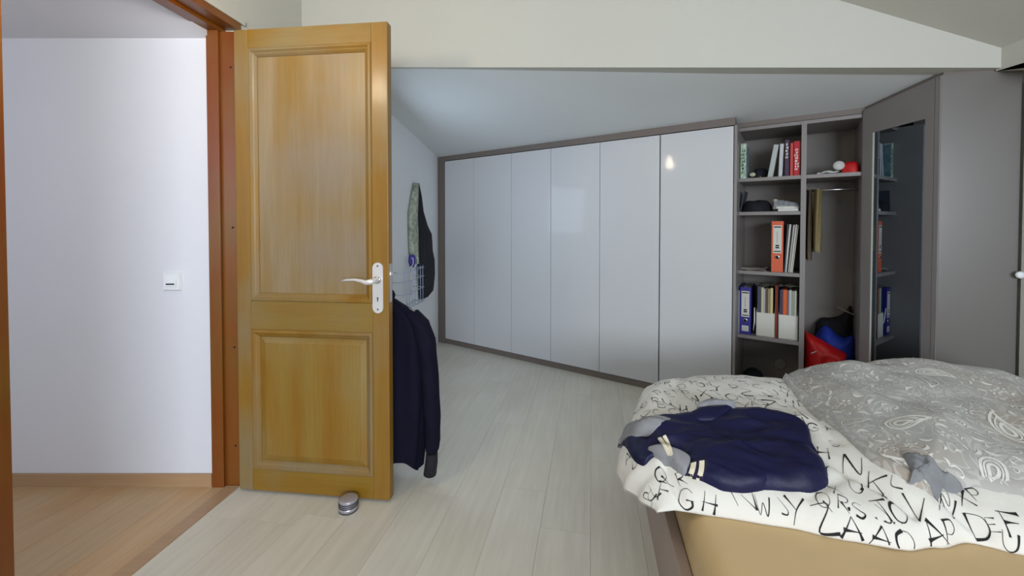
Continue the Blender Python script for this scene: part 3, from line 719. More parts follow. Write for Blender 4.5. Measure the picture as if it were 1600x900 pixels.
# fourth shelf: blue binder, pen, two magazine files with magazines, orange folder
sh2 = SH[1] + .0005
k = MB(); k.box(0, 0, 0, .006, .25, .28); tag(k.build('folder', M_GREY, None, BM @ T(.0175, .03, sh2)), 'thin pale folder between the blue binder and the bookcase side', 'folder')
bb = binder(.026, .062, .305, sh2, M_BLUE, 'blue ring binder with white labels on the fourth shelf')
k = MB(); k.box(.012, -.0012, .020, .05, 0, .056); k.build('lower_label', M_WB, bb)
k = MB()
for a in range(3): k.box(.018 + a*.010, -.0018, .025, .024 + a*.010, -.0012, .050)
k.build('label_bars', M_GREY, bb)
k = MB(); k.tube([(.1000, .06, sh2*0 + .02), (.108, .03, .09), (.1085, .02, .18)], [.004, .0045, .003], 10); tag(k.build('pen', M_WB, None, BM @ T(0, 0, sh2)), 'white pen standing upright beside the blue ring binder', 'pen')
def magfile(x, label):
    W, D, H1, H2 = .1, .22, .15, .26
    M = BM @ T(x, .03, sh2); k = MB(); t = .003
    k.box(0, 0, 0, W, t, H1, bev=.001); k.box(0, 0, 0, W, D, t); k.box(0, D-t, 0, W, D, H2)
    for xx in (0, W-t):
        k.prism([(xx, 0, 0), (xx+t, 0, 0), (xx+t, D, 0), (xx, D, 0)], [(xx, 0, H1), (xx+t, 0, H1), (xx+t, D, H2), (xx, D, H2)])
    o = k.build('magazine_file', M_WB, None, M); return tag(o, label, 'magazine file', 'white magazine files on the fourth shelf')
def mags(x, items, who):
    cx_ = x + .005
    for i, (wd, mt, cname, h) in enumerate(items):
        M = BM @ T(cx_, .036, sh2 + .0035); k = MB()
        k.box(0, 0, 0, wd, .17, h, bev=.0006)
        tag(k.build('magazine', mt, None, M), f'{cname} magazine in the {who} white magazine file', 'magazine', 'magazines in the magazine files')
        cx_ += wd + .0012
magfile(.118, 'white magazine file next to the blue ring binder')
mags(.118, [(.020, M_SLATE, 'thick dark slate', .315), (.012, M_CREAMB, 'cream', .307), (.008, M_GREY, 'thin grey', .300), (.012, M_BROWN, 'brown', .306), (.012, cm('tan_card', (150, 132, 100)), 'tan', .302), (.014, cm('pale_yellow', (198, 186, 140)), 'pale yellow', .306)], 'left')
magfile(.238, 'white magazine file beside the bookcase divider')
mags(.238, [(.006, M_SLATE, 'thin slate', .300), (.009, cm('plum_card', (80, 56, 84)), 'plum', .304), (.020, M_OR2, 'bright orange', .302), (.008, cm('mauve_card', (120, 90, 110)), 'mauve', .300), (.014, M_GREY, 'light grey', .302), (.012, cm('sage_card', (150, 154, 130)), 'sage', .298), (.011, M_WB, 'white', .300)], 'right')
for x, wd, mt, l in ((.2195, .006, cm('rust_card', (168, 74, 48)), 'rust orange folder between the two magazine files'), (.2270, .0045, cm('terracotta_card', (190, 90, 60)), 'terracotta folder between the two magazine files'), (.2328, .004, M_PURP, 'dark purple folder between the two magazine files')):
    book('folder', x, wd, sh2, .33, .2, .028, mt, 0, l, 'folder', page=False)
# papers lying over the magazines
k = MB()
for i in range(3):
    a = .115 + i*.075
    P = [[Vector((a + u*.012, .03 + v*.03, .3225 + .003*i + .004*math.sin(u*1.1+v*.8+i))) for v in range(5)] for u in range(7)]
    k.grid(P)
tag(k.build('document_pile', cm('old_paper', (150, 148, 136)), None, BM @ T(0, 0, sh2)), 'crumpled papers lying across the tops of the magazines', 'papers', kind=None)

# hanging bay ------------------------------------------------------------------
XB = W1 + .026
# white cable with round plug, red purse on the bay's top shelf
k = MB(); pts = []
for i in range(60):
    t = i/59; pts.append((.415 + .06*t + .028*math.cos(t*15), .07 + .03*math.sin(t*15), sh5*0 + .006 + .012*t + .006*math.sin(t*23)))
k.tube(pts, .0052, 7)
k.lathe([(.010, 0), (.011, .003), (.010, .012)], (.4, .06, .001), 12)
cb = k.build('charging_cable', cm('cable_white', (190, 190, 186)), None, BM @ T(0.03, 0, sh5)); tag(cb, 'coiled pale cable with round plug on the shelf above the clothes rail', 'cable')
k = MB(); k.lathe([(.026, 0), (.028, .004), (.026, .012), (.008, .014)], seg=20, M=T(.493, .045, .045) @ RX(R(80))); k.build('plug', cb.data.materials[0], cb)
pr = blobthing('purse', BM @ T(0, 0, sh5), [(.535, .04), (.58, .02), (.615, .04), (.615, .14), (.58, .17), (.54, .15)], .065, M_REDF, 'red pouch lying on the shelf above the clothes rail', 'pouch', power=6)
# knitted garments hanging from the rail
def hanging(x0, x1, z0, z1, mt, label, y=.10):
    k = MB(); P = []
    n = 16
    for i in range(n+1):
        t = i/n; row = []
        for j in range(25):
            a = j/24*2*math.pi
            xx = (x0+x1)/2 + (x1-x0)/2*math.cos(a)*(.82+.18*math.sin(t*2.5))
            yy = y + .03 + .10*math.sin(a)*(.75+.25*t) + .008*math.sin(a*5+t*3)
            zz = z1 - (z1-z0)*t + (0 if t < .95 else .006*math.sin(a*7))
            row.append(Vector((xx, yy, zz)))
        P.append(row)
    V = k.grid(P); bmesh.ops.remove_doubles(k.bm, verts=k.bm.verts[:], dist=.0001)
    k.bm.faces.new([v for v in k.bm.verts if abs(v.co.z - z1) < .0005][:0] or [k.bm.verts.new((x0+.004, y, z1)), k.bm.verts.new((x1-.004, y, z1)), k.bm.verts.new((x1-.004, y+.06, z1)), k.bm.verts.new((x0+.004, y+.06, z1))])
    o = k.build('sweater', mt, None, BM, smooth=True); return tag(o, label, 'garment', 'garments hanging from the rail')
a_ = hanging(XB+.002, XB+.036, .95, 1.372, M_BRK, 'dark brown knitted garment at the left end of the clothes rail', .08)
b_ = hanging(XB+.034, XB+.082, 1.00, 1.375, M_YEL, 'olive brown knitted garment hanging right of the dark brown one', .06)
for o, x in ((a_, XB+.018), (b_, XB+.06)):
    k = MB(); k.tube([(x, .13, 1.37), (x, .13, 1.392), (x, .14, 1.398), (x, .15, 1.392)], .0015, 6); k.build('hanger_hook', STEEL, o)
# things heaped on the bay floor
zf = .0755
k_ = lambda pts: pts
def heap(name, y, th, out, mt, label, cat, sd):
    return blobthing(name, BM @ T(0, y, 0) @ RX(R(90)), out, th, mt, label, cat, folds=.012, power=3, seedv=sd)
db = heap('sports_bag', .33, .09, [(.435, .52), (.465, .555), (.50, .56), (.545, .575), (.58, .605), (.617, .64), (.619, .35), (.618, .078), (.42, .078), (.42, .3)], M_BLK, 'black cloth bag heaped at the back of the hanging bay', 'bag', 3)
bs = heap('sweatshirt', .225, .09, [(.415, .43), (.455, .505), (.49, .525), (.535, .485), (.575, .465), (.618, .475), (.618, .3), (.617, .078), (.41, .078), (.40, .3)], M_BLF, 'royal blue sweatshirt stuffed between the red bag and the black bag', 'clothes', 5)
rb = heap('backpack', .115, .085, [(.3715, .50), (.42, .478), (.47, .452), (.525, .42), (.578, .392), (.572, .345), (.585, .2), (.578, .078), (.3715, .078), (.3710, .3)], M_REDF, 'red rucksack with a small grey emblem in the hanging bay', 'bag', 7)
k = MB(); stroke(k.bm, smooth_pl([(0, 0), (.008, .010), (.014, .009), (.018, .016), (.026, .018)], 3), lambda q: Vector((.405 + q[0], .385 + q[1], .0865)), lambda t: .0024)
k.build('emblem', M_GREY, rb)
k = MB(); k.tube([(.53, .14, .665), (.575, .13, .645), (.615, .12, .627)], .004, 8); tag(k.build('coat_hanger', cm('wood_hanger', (110, 98, 84)), None, BM), 'thin hanger arm poking out above the black bag', 'hanger')
# dark shoes at the bottom of the shelf column
blobthing('folded_clothes', BM @ T(0, 0, SH[0]+.0005), ell(.10, .14, .07, .1), .12, M_BLK, 'dark bundle at the bottom of the shelf column', 'clothes', folds=.01)

# ------------------------------------------------------------------ clothes and rack on the alcove wall
WM = frame(ax(2.3), 2.3, .109, 1)     # x along the wall away from the viewer, y into the wall
def wl(y): return (y - 2.3) * 1.006
def cloth_sheet(k, rows, th=.010, off=-.012):
    """rows: (z, x0, x1) ; folds across"""
    A, B = [], []
    n = 12
    for z, x0, x1 in rows:
        ra, rb_ = [], []
        for j in range(n+1):
            t = j/n; x = x0 + (x1-x0)*t
            f = .008*math.sin(t*14 + z*5) + .004*math.sin(t*31+z*9)
            env = math.sin(max(.02, min(.98, t))*math.pi)**.5
            ra.append(Vector((x, off - th*env - abs(f), z))); rb_.append(Vector((x, off + .006, z)))
        A.append(ra); B.append(rb_)
    k.grid(A); k.grid(B, flip=True)
    for i in range(len(rows)-1):
        for (a, b) in ((A[i][0], B[i][0]), ): pass
    for col in (0, n):
        k.grid([[A[i][col], B[i][col]] for i in range(len(rows))])
    k.grid([[A[-1][j], B[-1][j]] for j in range(n+1)]); k.grid([[A[0][j], B[0][j]] for j in range(n+1)])
    bmesh.ops.remove_doubles(k.bm, verts=k.bm.verts[:], dist=.0002)
k = MB(); k.use(STEEL); k.lathe([(.012, 0), (.012, .004), (.005, .006), (.005, .03), (.008, .032)], seg=12, M=WM @ T(wl(3.38), 0, 1.50) @ RX(R(90)))
tag(k.build('wall_hook', STEEL), 'small metal hook holding the hanging clothes on the alcove wall', 'hook')
k = MB(); cloth_sheet(k, [(1.505, wl(3.36), wl(3.40)), (1.40, wl(3.38), wl(3.47)), (1.28, wl(3.41), wl(3.53)), (1.16, wl(3.44), wl(3.64)), (1.08, wl(3.44), wl(3.78)), (1.00, wl(3.43), wl(3.80)), (.93, wl(3.42), wl(3.80)), (.84, wl(3.42), wl(3.86)), (.70, wl(3.43), wl(3.86)), (.60, wl(3.45), wl(3.82)), (.555, wl(3.46), wl(3.80)), (.53, wl(3.47), wl(3.68))], .022)
tag(k.build('apron', M_BLK, None, WM), 'black apron with a long strap hanging on the alcove wall', 'apron')
k = MB(); cloth_sheet(k, [(1.50, wl(3.33), wl(3.36)), (1.38, wl(3.27), wl(3.36)), (1.26, wl(3.22), wl(3.37)), (1.22, wl(3.22), wl(3.36)), (1.10, wl(3.22), wl(3.37)), (.95, wl(3.23), wl(3.38)), (.87, wl(3.27), wl(3.38)), (.845, wl(3.31), wl(3.38))], .03, -.014)
tag(k.build('scarf', cm('leafy_cloth', (120, 132, 112), col2=srgb(190, 192, 176), vscale=28), None, WM), 'pale green patterned cloth hanging left of the black apron', 'cloth')
# white wire rack on wall
rk = empty('wire_rack', WM @ T(wl(2.92), -.004, .55), 'white wire rack fixed to the alcove wall above the hanging shirt', 'rack')
WIRE = cm('white_wire', (168, 178, 200), rough=.4)
for z in (.0, .11, .20, .27):
    k = MB(); k.tube([(0, 0, z), (0, -.09, z), (.42, -.09, z), (.42, 0, z)], .0032, 6); k.build('rail_wire', WIRE, rk)
for i in range(7):
    k = MB(); x = .03 + i*.06; k.tube([(x, 0, .0), (x, -.09, .0), (x, -.09, .29)], .0026, 6); k.build('upright_wire', WIRE, rk)
for i in range(2):
    k = MB(); x = .10 + i*.10; k.tube([(x, -.09, .27), (x, -.10, .30), (x+.004, -.115, .33), (x, -.115, .365), (x, -.10, .37)], .0034, 6); k.build('hook_wire', WIRE, rk)
um = empty('brush', WM @ T(wl(3.16), -.045, .62) @ RY(R(8)), 'purple handled brush with white prongs standing in the wire rack', 'brush')
k = MB(); k.tube([(0, 0, .22), (0, 0, .26), (0, 0, .30), (0, 0, .315)], [.018, .030, .028, .012], 12, flat=.6); k.build('handle', cm('violet_plastic', (66, 50, 130), rough=.4), um)
for i in range(3):
    k = MB(); k.tube([((i-1)*.016, 0, 0), ((i-1)*.012, 0, .225)], .0045, 8); k.build('prong', M_WB, um)

# ------------------------------------------------------------------ dark shirt on a hanger behind the door
hk = Matrix.Identity(4)
SX = -.592
SHM = T(SX, 1.868, 0) @ RZ(R(-7))
sh_root = empty('shirt', SHM, 'dark navy long sleeved shirt on a hanger hung behind the wooden door', 'shirt')
def torso():
    # rings in xy at decreasing z, ellipse widths
    prof = [(.835, .035, .030), (.825, .055, .036), (.800, .095, .045), (.775, .138, .050), (.745, .175, .055), (.700, .200, .058), (.62, .212, .060), (.50, .210, .062), (.38, .205, .064), (.26, .198, .066), (.17, .190, .068), (.085, .178, .07)]
    k = MB(); P = []
    for i, (z, a, b) in enumerate(prof):
        row = []
        for j in range(49):
            t = j/48*2*math.pi
            fold = (.007*math.sin(t*9 + z*4) + .005*math.sin(t*17 - z*6)) * min(1, i/5)
            ex = (abs(math.cos(t))**.8)*math.copysign(1, math.cos(t))
            zz = z + (0 if i < len(prof)-1 else (.025*math.cos(2*t)*-1 + .01*math.sin(5*t)))
            row.append(Vector((ex*(a+fold), math.sin(t)*(b+fold), zz)))
        P.append(row)
    k.grid(P); bmesh.ops.remove_doubles(k.bm, verts=k.bm.verts[:], dist=.0002)
    return k.build('body', SHIRT, sh_root, smooth=True)
torso()
for sg in (1, -1):
    pts = [(.13, 0, .765), (.178, -.004, .718), (.208, -.008, .64), (.222, -.012, .54), (.232, -.016, .42), (.240, -.02, .30), (.242, -.022, .20), (.238, -.024, .14)]
    rr = [.045, .052, .052, .050, .048, .046, .042, .036]
    k = MB(); P = []
    for i in range(len(pts)-1):
        for s in range(4):
            t = s/4; p = Vector(pts[i]).lerp(Vector(pts[i+1]), t); r0 = rr[i]+(rr[i+1]-rr[i])*t
            P.append([Vector(((p.x + math.cos(a)*r0*(.78))*sg, p.y + math.sin(a)*r0*.9 + .003*math.sin(a*4+p.z*40), p.z + .010*math.cos(a)*(1 if p.z > .6 else .2))) for a in [q/20*2*math.pi for q in range(21)]])
    k.grid(P); bmesh.ops.remove_doubles(k.bm, verts=k.bm.verts[:], dist=.0002); sl = k.build('sleeve', SHIRT, sh_root, smooth=True)
    k = MB(); k.tube([(.238*sg, -.024, .145), (.236*sg, -.025, .10), (.230*sg, -.028, .048)], [.031, .034, .035], 20, flat=.8)
    k.build('cuff', cm('cuff_navy', (26, 20, 30), rough=.85), sl)
    k = MB(); k.lathe([(.005, 0), (.005, .002)], seg=10, M=T(.246*sg, -.0565, .075) @ RX(R(90))); k.build('button', BLACK, sl)
    k = MB(); k.lathe([(.005, 0), (.005, .002)], seg=10, M=T(.246*sg, -.0545, .11) @ RX(R(90))); k.build('button', BLACK, sl)
k = MB(); k.tube([(math.cos(a)*.042, math.sin(a)*.036, .838 + .008*math.sin(a)) for a in [q/20*2*math.pi for q in range(20)]], .016, 8, closed=True, flat=1.3); k.build('collar', SHIRT, sh_root)
hg = empty('clothes_hanger', SHM, 'wire clothes hanger holding the navy shirt on the door handle', 'hanger')
k = MB(); k.tube([(-.16, 0, .765), (-.08, 0, .80), (0, 0, .835), (.08, 0, .80), (.16, 0, .765)], .004, 8); k.build('arm', STEEL, hg)
k = MB(); k.tube([(0, 0, .835), (0, 0, .90), (.002, -.006, .925), (.006, -.02, .944), (.010, -.035, .952), (.012, -.05, .944)], .002, 8); k.build('hook', STEEL, hg)

# ------------------------------------------------------------------ bed
BO = Vector((.487, 1.355, 0)); BV = Vector((.9815, -.190, 0)).normalized(); BU = Vector((.190, .9815, 0)).normalized()
BMx = Matrix(((BV.x, BU.x, 0, BO.x), (BV.y, BU.y, 0, BO.y), (0, 0, 1, 0), (0, 0, 0, 1)))
QN, QF, PR = -1.5, .60, 1.52
bed = empty('bed', BMx, 'low double bed with taupe side boards in the right foreground', 'bed')
for nm, b in (('side_board', (.004, QN, .0, .034, QF, .275)), ('side_board', (PR-.03, QN, 0, PR, QF, .275)), ('foot_board', (.034, QN, 0, PR-.03, QN+.03, .275)), ('head_board', (.034, QF-.03, 0, PR-.03, QF, .275)), ('slat_base', (.034, QN+.03, .16, PR-.03, QF-.03, .19))):
    k = MB(); k.box(*b, bev=.002); k.build(nm, BEDF, bed)
# mattress with fitted sheet: rounded slab
ZM = .40
k = MB(); P = []
np_, nq = 60, 80
def mprof(t):   # rounded cross section from side seam up over the top: returns inset, height
    return t
def matt(p, q):
    d = min(p - .036, PR - .036 - p, q - (QN+.035), (QF-.035) - q)
    r = .05; e = 1 - max(0, min(1, d / r)); z = ZM - .05 * (1 - math.sqrt(max(0, 1 - e*e)))
    z += .003*noise.noise(Vector((p*3.1, q*3.1, 1))) + .0022*abs(noise.noise(Vector((p*2+q*5, q*2-p, 4))))*(-1)
    cr = math.exp(-((p - .40 - (q+.45)*.55)/.008)**2) * .003 * (1 if q < -.25 else 0); return z - cr
ps = [.036 + (PR-.072)*(.5-.5*math.cos(math.pi*i/np_)) for i in range(np_+1)]; qs = [QN+.035 + (QF-QN-.07)*(.5-.5*math.cos(math.pi*j/nq)) for j in range(nq+1)]
V = k.grid([[Vector((p, q, matt(p, q))) for q in qs] for p in ps])
bd = [V[i][0] for i in range(np_+1)] + [V[np_][j] for j in range(1, nq+1)] + [V[i][nq] for i in range(np_-1, -1, -1)] + [V[0][j] for j in range(nq-1, 0, -1)]
lo = [k.bm.verts.new((v.co.x, v.co.y, .192)) for v in bd]
for i in range(len(bd)): k.bm.faces.new((bd[i], bd[(i+1) % len(bd)], lo[(i+1) % len(bd)], lo[i]))
mt_ = k.build('mattress', SHEET, None, BMx, smooth=True); tag(mt_, 'mattress in a beige fitted sheet on the low bed', 'mattress')

# duvet
def interp(x, tab):
    if x <= tab[0][0]: return tab[0][1]
    for (a, va), (b, vb) in zip(tab, tab[1:]):
        if x <= b:
            t = (x-a)/(b-a); t = t*t*(3-2*t); return va + (vb-va)*t
    return tab[-1][1]
QNEAR = [(-.14, -.255), (-.07, -.285), (0, -.285), (.10, -.290), (.26, -.298), (.39, -.318), (.50, -.325), (.58, -.302), (.67, -.270), (.76, -.290), (.90, -.30), (1.2, -.31), (1.5, -.30)]
QFAR = [(-.14, .26), (-.05, .37), (.02, .46), (.12, .54), (.25, .60), (.40, .62), (.6, .62), (.9, .60), (1.5, .60)]
PLEFT = [(0, -.045), (.10, -.085), (.18, -.122), (.34, -.137), (.5, -.125), (.7, -.075), (.85, -.045), (1, -.02)]
def duvet_pt(s, t):
    pl = interp(t, PLEFT); p = pl + (1.49 - pl) * s
    qn, qf = interp(p, QNEAR), interp(p, QFAR); q = qn + (qf - qn) * t
    dn, df, dl = q - qn, qf - q, p - pl
    def roll(d, r): e = 1 - min(1, max(0, d) / r); return math.sqrt(max(0, 1 - e*e))
    h = (.085 + .028*min(1, max(0, (q+.22)/.35)) ) * roll(dn, .15) * roll(df, .22) * roll(dl, .12)
    base = ZM + .002
    if p < .0: base -= min(.03, (.0 - p)*.25)
    # soft folds: a long diagonal pleat and small puckers
    n1 = noise.noise(Vector((p*6.5, q*6.5, 2.2))) * .012 + noise.noise(Vector((p*17, q*15, 5))) * .005
    def crease(p0, q0, p1, q1, w, amp):
        dx, dy = p1-p0, q1-q0; L2 = dx*dx+dy*dy; tt = max(0, min(1, ((p-p0)*dx + (q-q0)*dy)/L2)); d = math.hypot(p-p0-dx*tt, q-q0-dy*tt)
        return -amp * math.exp(-(d/w)**2)
    n1 += crease(.42, -.10, .55, -.27, .014, .022) + crease(.33, -.26, .46, -.18, .012, .008) + crease(.62, -.20, .70, -.27, .012, .022) + crease(.52, .2, .50, -.05, .02, .012)
    n1 += crease(-.01, -.20, .02, -.285, .012, .018) + crease(-.04, -.1, .06, -.16, .016, .016) + crease(.1, .3, .22, .5, .02, .010)
    n1 += .020*math.exp(-((p-.58-(q+.2)*-.35)/.06)**2)*(1 if q < .1 else 0)
    m_ = roll(dn, .04)*roll(df, .05)*roll(dl, .05)
    return Vector((p, q, base + h + n1*m_))
NS, NT = 190, 90
k = MB()
ss = [i/NS for i in range(NS+1)]; ts = [.5-.5*math.cos(math.pi*j/NT) for j in range(NT+1)]
top = [[duvet_pt(s**1.15, t) for t in ts] for s in ss]
bot = [[Vector((v.x, v.y, ZM + .0015 if v.x > .04 else min(v.z-.0005, ZM+.0015 - max(0, .0-v.x)*.3))) for v in r] for r in top]
k.grid(top); k.grid(bot, flip=True); bmesh.ops.remove_doubles(k.bm, verts=k.bm.verts[:], dist=.0009)
duvet = k.build('duvet', DUVET, None, BMx, smooth=True); tag(duvet, 'white duvet printed with black handwritten letters, bunched on the bed', 'duvet')

def bvh_of(objs):
    vs_, fs_ = [], []
    for o in objs:
        b = len(vs_); vs_ += [o.matrix_world @ v.co for v in o.data.vertices]; fs_ += [[b+i for i in p.vertices] for p in o.data.polygons]
    return BVHTree.FromPolygons(vs_, fs_)
BMi = BMx.inverted()
def zray(bvh, x, y, default=None):
    h = bvh.ray_cast(Vector((x, y, 2)), Vector((0, 0, -1)))
    return h[0].z if h[0] is not None else default

# paisley cover heaped on the right of the bed
PAI = [(.62, .575), (.565, .45), (.545, .30), (.535, .16), (.53, .04), (.53, -.08), (.535, -.15), (.565, -.20), (.60, -.225), (.66, -.20), (.74, -.185), (.80, -.195), (.90, -.20), (1.1, -.19), (1.3, -.17), (1.49, -.15),
       (1.52, .1), (1.52, .4), (1.50, .58), (1.38, .64), (1.2, .665), (1.02, .665), (.85, .635), (.72, .605)]
bvd = bvh_of([duvet, mt_])
def pfn(x, y):
    p = BMx @ Vector((x, y, 0)); z = zray(bvd, p.x, p.y, ZM); z = max(z, ZM)
    return z
k = MB(); pts = smooth_pl(PAI + [PAI[0]], 6)[:-1]; cxp, cyp = 1.0, .22; rings = []; RES = 46
for r in range(1, RES+1):
    rho = r/RES; ring = []
    for p in pts:
        x, y = cxp + (p[0]-cxp)*rho, cyp + (p[1]-cyp)*rho
        e = max(0, 1 - rho**3.2)
        hump = .085*e**.6 + .055*math.exp(-(((x-1.08)/.35)**2 + ((y-.46)/.20)**2))*e**.5
        fol = noise.noise(Vector((x*7, y*7, 8)))*.014 + noise.noise(Vector((x*20, y*13, 2)))*.005 + .006*math.sin((x*1.0+y*.55)*26)*min(1, max(0, y+.2)*3)
        # puckers fanning from the upper left corner
        dd = math.hypot(x-.62, y-.56); an = math.atan2(y-.56, x-.62)
        fol += .007*math.sin(an*22)*math.exp(-dd*5)
        z = max(ZM+.01, pfn(x, y)*.6 + .455*.4) if rho < .9 else pfn(x, y)
        zz = pfn(x, y) if rho > .97 else (pfn(x, y)*.5 + .48*.5)
        ring.append(k.bm.verts.new((x, y, zz + .006 + hump + fol*min(1, (1-rho)*9+.12))))
    rings.append(ring)
c = k.bm.verts.new((cxp, cyp, rings[0][0].co.z)); n = len(pts)
for i in range(n): k.bm.faces.new((c, rings[0][i], rings[0][(i+1) % n]))
for A, B in zip(rings, rings[1:]):
    for i in range(n): k.bm.faces.new((A[i], B[i], B[(i+1) % n], A[(i+1) % n]))
low = [k.bm.verts.new((v.co.x, v.co.y, v.co.z-.006)) for v in rings[-1]]
for i in range(n): k.bm.faces.new((rings[-1][i], low[i], low[(i+1) % n], rings[-1][(i+1) % n]))
pais = k.build('paisley_bedspread', PAISLEY, None, BMx, smooth=True); tag(pais, 'grey and taupe paisley bedspread heaped on the right of the bed', 'bedspread')
bvp = bvh_of([pais])
# printed paisley motifs: teardrops, curls and leaves lying on the cloth
k = MB(); random.seed(11)
def motif(px_, py_, ang, sc, kind):
    ca, sa = math.cos(ang), math.sin(ang)
    def place(q):
        lx, ly = q[0]*sc, q[1]*sc
        w_ = BMx @ Vector((px_ + lx*ca - ly*sa, py_ + lx*sa + ly*ca, 0))
        z = zray(bvp, w_.x, w_.y)
        return None if z is None else BMi @ Vector((w_.x, w_.y, z + .0012))
    def drop(f, sh=0):
        o = []
        for i in range(25):
            a = i/24*2*math.pi; r = f*(1 - math.sin(a/2)**6*.15)
            x = math.sin(a)*f*.55*(math.sin(a/2)**1.2); y = math.cos(a)*f
            o.append((x + .35*f*max(0, y/f)**2, y + sh))
        return o
    if kind == 0:
        stroke(k.bm, drop(1.0), place, lambda t: .055); stroke(k.bm, drop(.72, -.1), place, lambda t: .03); stroke(k.bm, drop(.4, -.2), place, lambda t: .06)
    elif kind == 1:
        stroke(k.bm, [(math.cos(a)*(.2+a*.11), math.sin(a)*(.2+a*.11)) for a in [i*.35 for i in range(18)]], place, lambda t: .05+.05*t)
    elif kind == 2:
        stroke(k.bm, smooth_pl([(-.8, -.1), (-.2, .25), (.4, .1), (.9, -.3)], 4), place, lambda t: .01+.26*math.sin(t*3.14)**1.2)
    elif kind == 3:
        for a in range(5):
            q = a*1.257; stroke(k.bm, [(math.cos(q)*.25, math.sin(q)*.25), (math.cos(q)*.6, math.sin(q)*.6), (math.cos(q+.12)*.95, math.sin(q+.12)*.95)], place, lambda t: .04+.2*math.sin(t*3.14))
    else:
        stroke(k.bm, smooth_pl([(-1.1, 0), (-.5, .5), (.1, .1), (.6, -.4), (1.1, .05)], 5), place, lambda t: .05)
placed = []
tries = 0
while len(placed) < 620 and tries < 20000:
    tries += 1
    x, y = random.uniform(.5, 1.5), random.uniform(-.24, .66)
    kind = 0 if len(placed) < 34 else random.choice((1, 2, 2, 2, 3, 4))
    sc = random.uniform(.040, .062) if kind == 0 else random.uniform(.010, .021)
    if any(math.hypot(x-a, y-b) < (c_+sc)*.85 for a, b, c_ in placed): continue
    placed.append((x, y, sc)); motif(x, y, random.uniform(0, 6.28), sc, kind)
k.build('paisley_print', PAISW, pais)['kind'] = 'stuff'
# grey tuft at its lower left corner
bvt = bvh_of([duvet, pais, mt_])
def tfn(x, y):
    p = BMx @ Vector((x, y, 0)); return zray(bvt, p.x, p.y, ZM) + .003
random.seed(3)
k = MB(); o_ = [(.572, -.222), (.590, -.205), (.598, -.180), (.606, -.150), (.618, -.160), (.630, -.148), (.648, -.160), (.668, -.158), (.682, -.175), (.715, -.188), (.690, -.200), (.665, -.198), (.645, -.212), (.62, -.206), (.60, -.220)]
pts = smooth_pl(o_ + [o_[0]], 5)[:-1]; rings = []; cx_, cy_ = .640, -.183
for r in range(1, 15):
    rho = r/14
    rings.append([k.bm.verts.new((cx_+(p[0]-cx_)*rho, cy_+(p[1]-cy_)*rho, tfn(cx_+(p[0]-cx_)*rho, cy_+(p[1]-cy_)*rho) + .006*max(0, 1-rho**3)**.6 + .030*(1-rho**4)*max(0, .45-abs(noise.noise(Vector(((cx_+(p[0]-cx_)*rho)*48, (cy_+(p[1]-cy_)*rho)*36, 1))))))) for p in pts])
n = len(pts); c = k.bm.verts.new((cx_, cy_, tfn(cx_, cy_) + .012))
for i in range(n): k.bm.faces.new((c, rings[0][i], rings[0][(i+1) % n]))
for A, B in zip(rings, rings[1:]):
    for i in range(n): k.bm.faces.new((A[i], B[i], B[(i+1) % n], A[(i+1) % n]))
k.build('bunched_corner', PAISG, pais, smooth=True)['label'] = 'dark grey bunched corner'

# letters printed on the duvet
bvd2 = bvh_of([duvet]); random.seed(5)
def letter(ch, x, y, size, rot=0, heavy=1.0, ax_=.8, pos=None):
    """centre from a picture ray hitting the duvet"""
    if pos is None:
        d = ray(x, y).normalized(); h = bvd2.ray_cast(Vector((0, 0, CAMH)), d)
        if h[0] is None: return
        hit, nrm = h[0], h[1].copy()
        if nrm.dot(d) > 0: nrm = -nrm
        if nrm.z < .3: nrm = (nrm + Vector((0, 0, .5))).normalized()
    ca, sa = math.cos(R(rot)), math.sin(R(rot))
    t1 = (BV - nrm * BV.dot(nrm)).normalized(); t2 = nrm.cross(t1)
    def place(q):
        lx, ly = (q[0]-.5)*size*ax_, (q[1]-.5)*size
        w_ = hit + t1 * (lx*ca - ly*sa) + t2 * (lx*sa + ly*ca)
        h2 = bvd2.ray_cast(w_ + nrm*.06, -nrm)
        return None if h2[0] is None or (h2[0]-w_).length > .07 else BMi @ (h2[0] + nrm * .0011)
    k = MB()
    for i, pl in enumerate(G[ch]):
        hv = heavy * random.choice((.6, 1, 1.5))
        up = random.random() < .5
        stroke(k.bm, smooth_pl(pl, 6), place, (lambda t, hv=hv, up=up: .013 + .036*hv*((1-t) if up else t)**2.2))
    if len(k.bm.faces): k.build('printed_letter', INK, duvet)
    else: k.bm.free()
cx3 = lambda X, Y: (940 + X/2.424, 550 + Y/2.424)
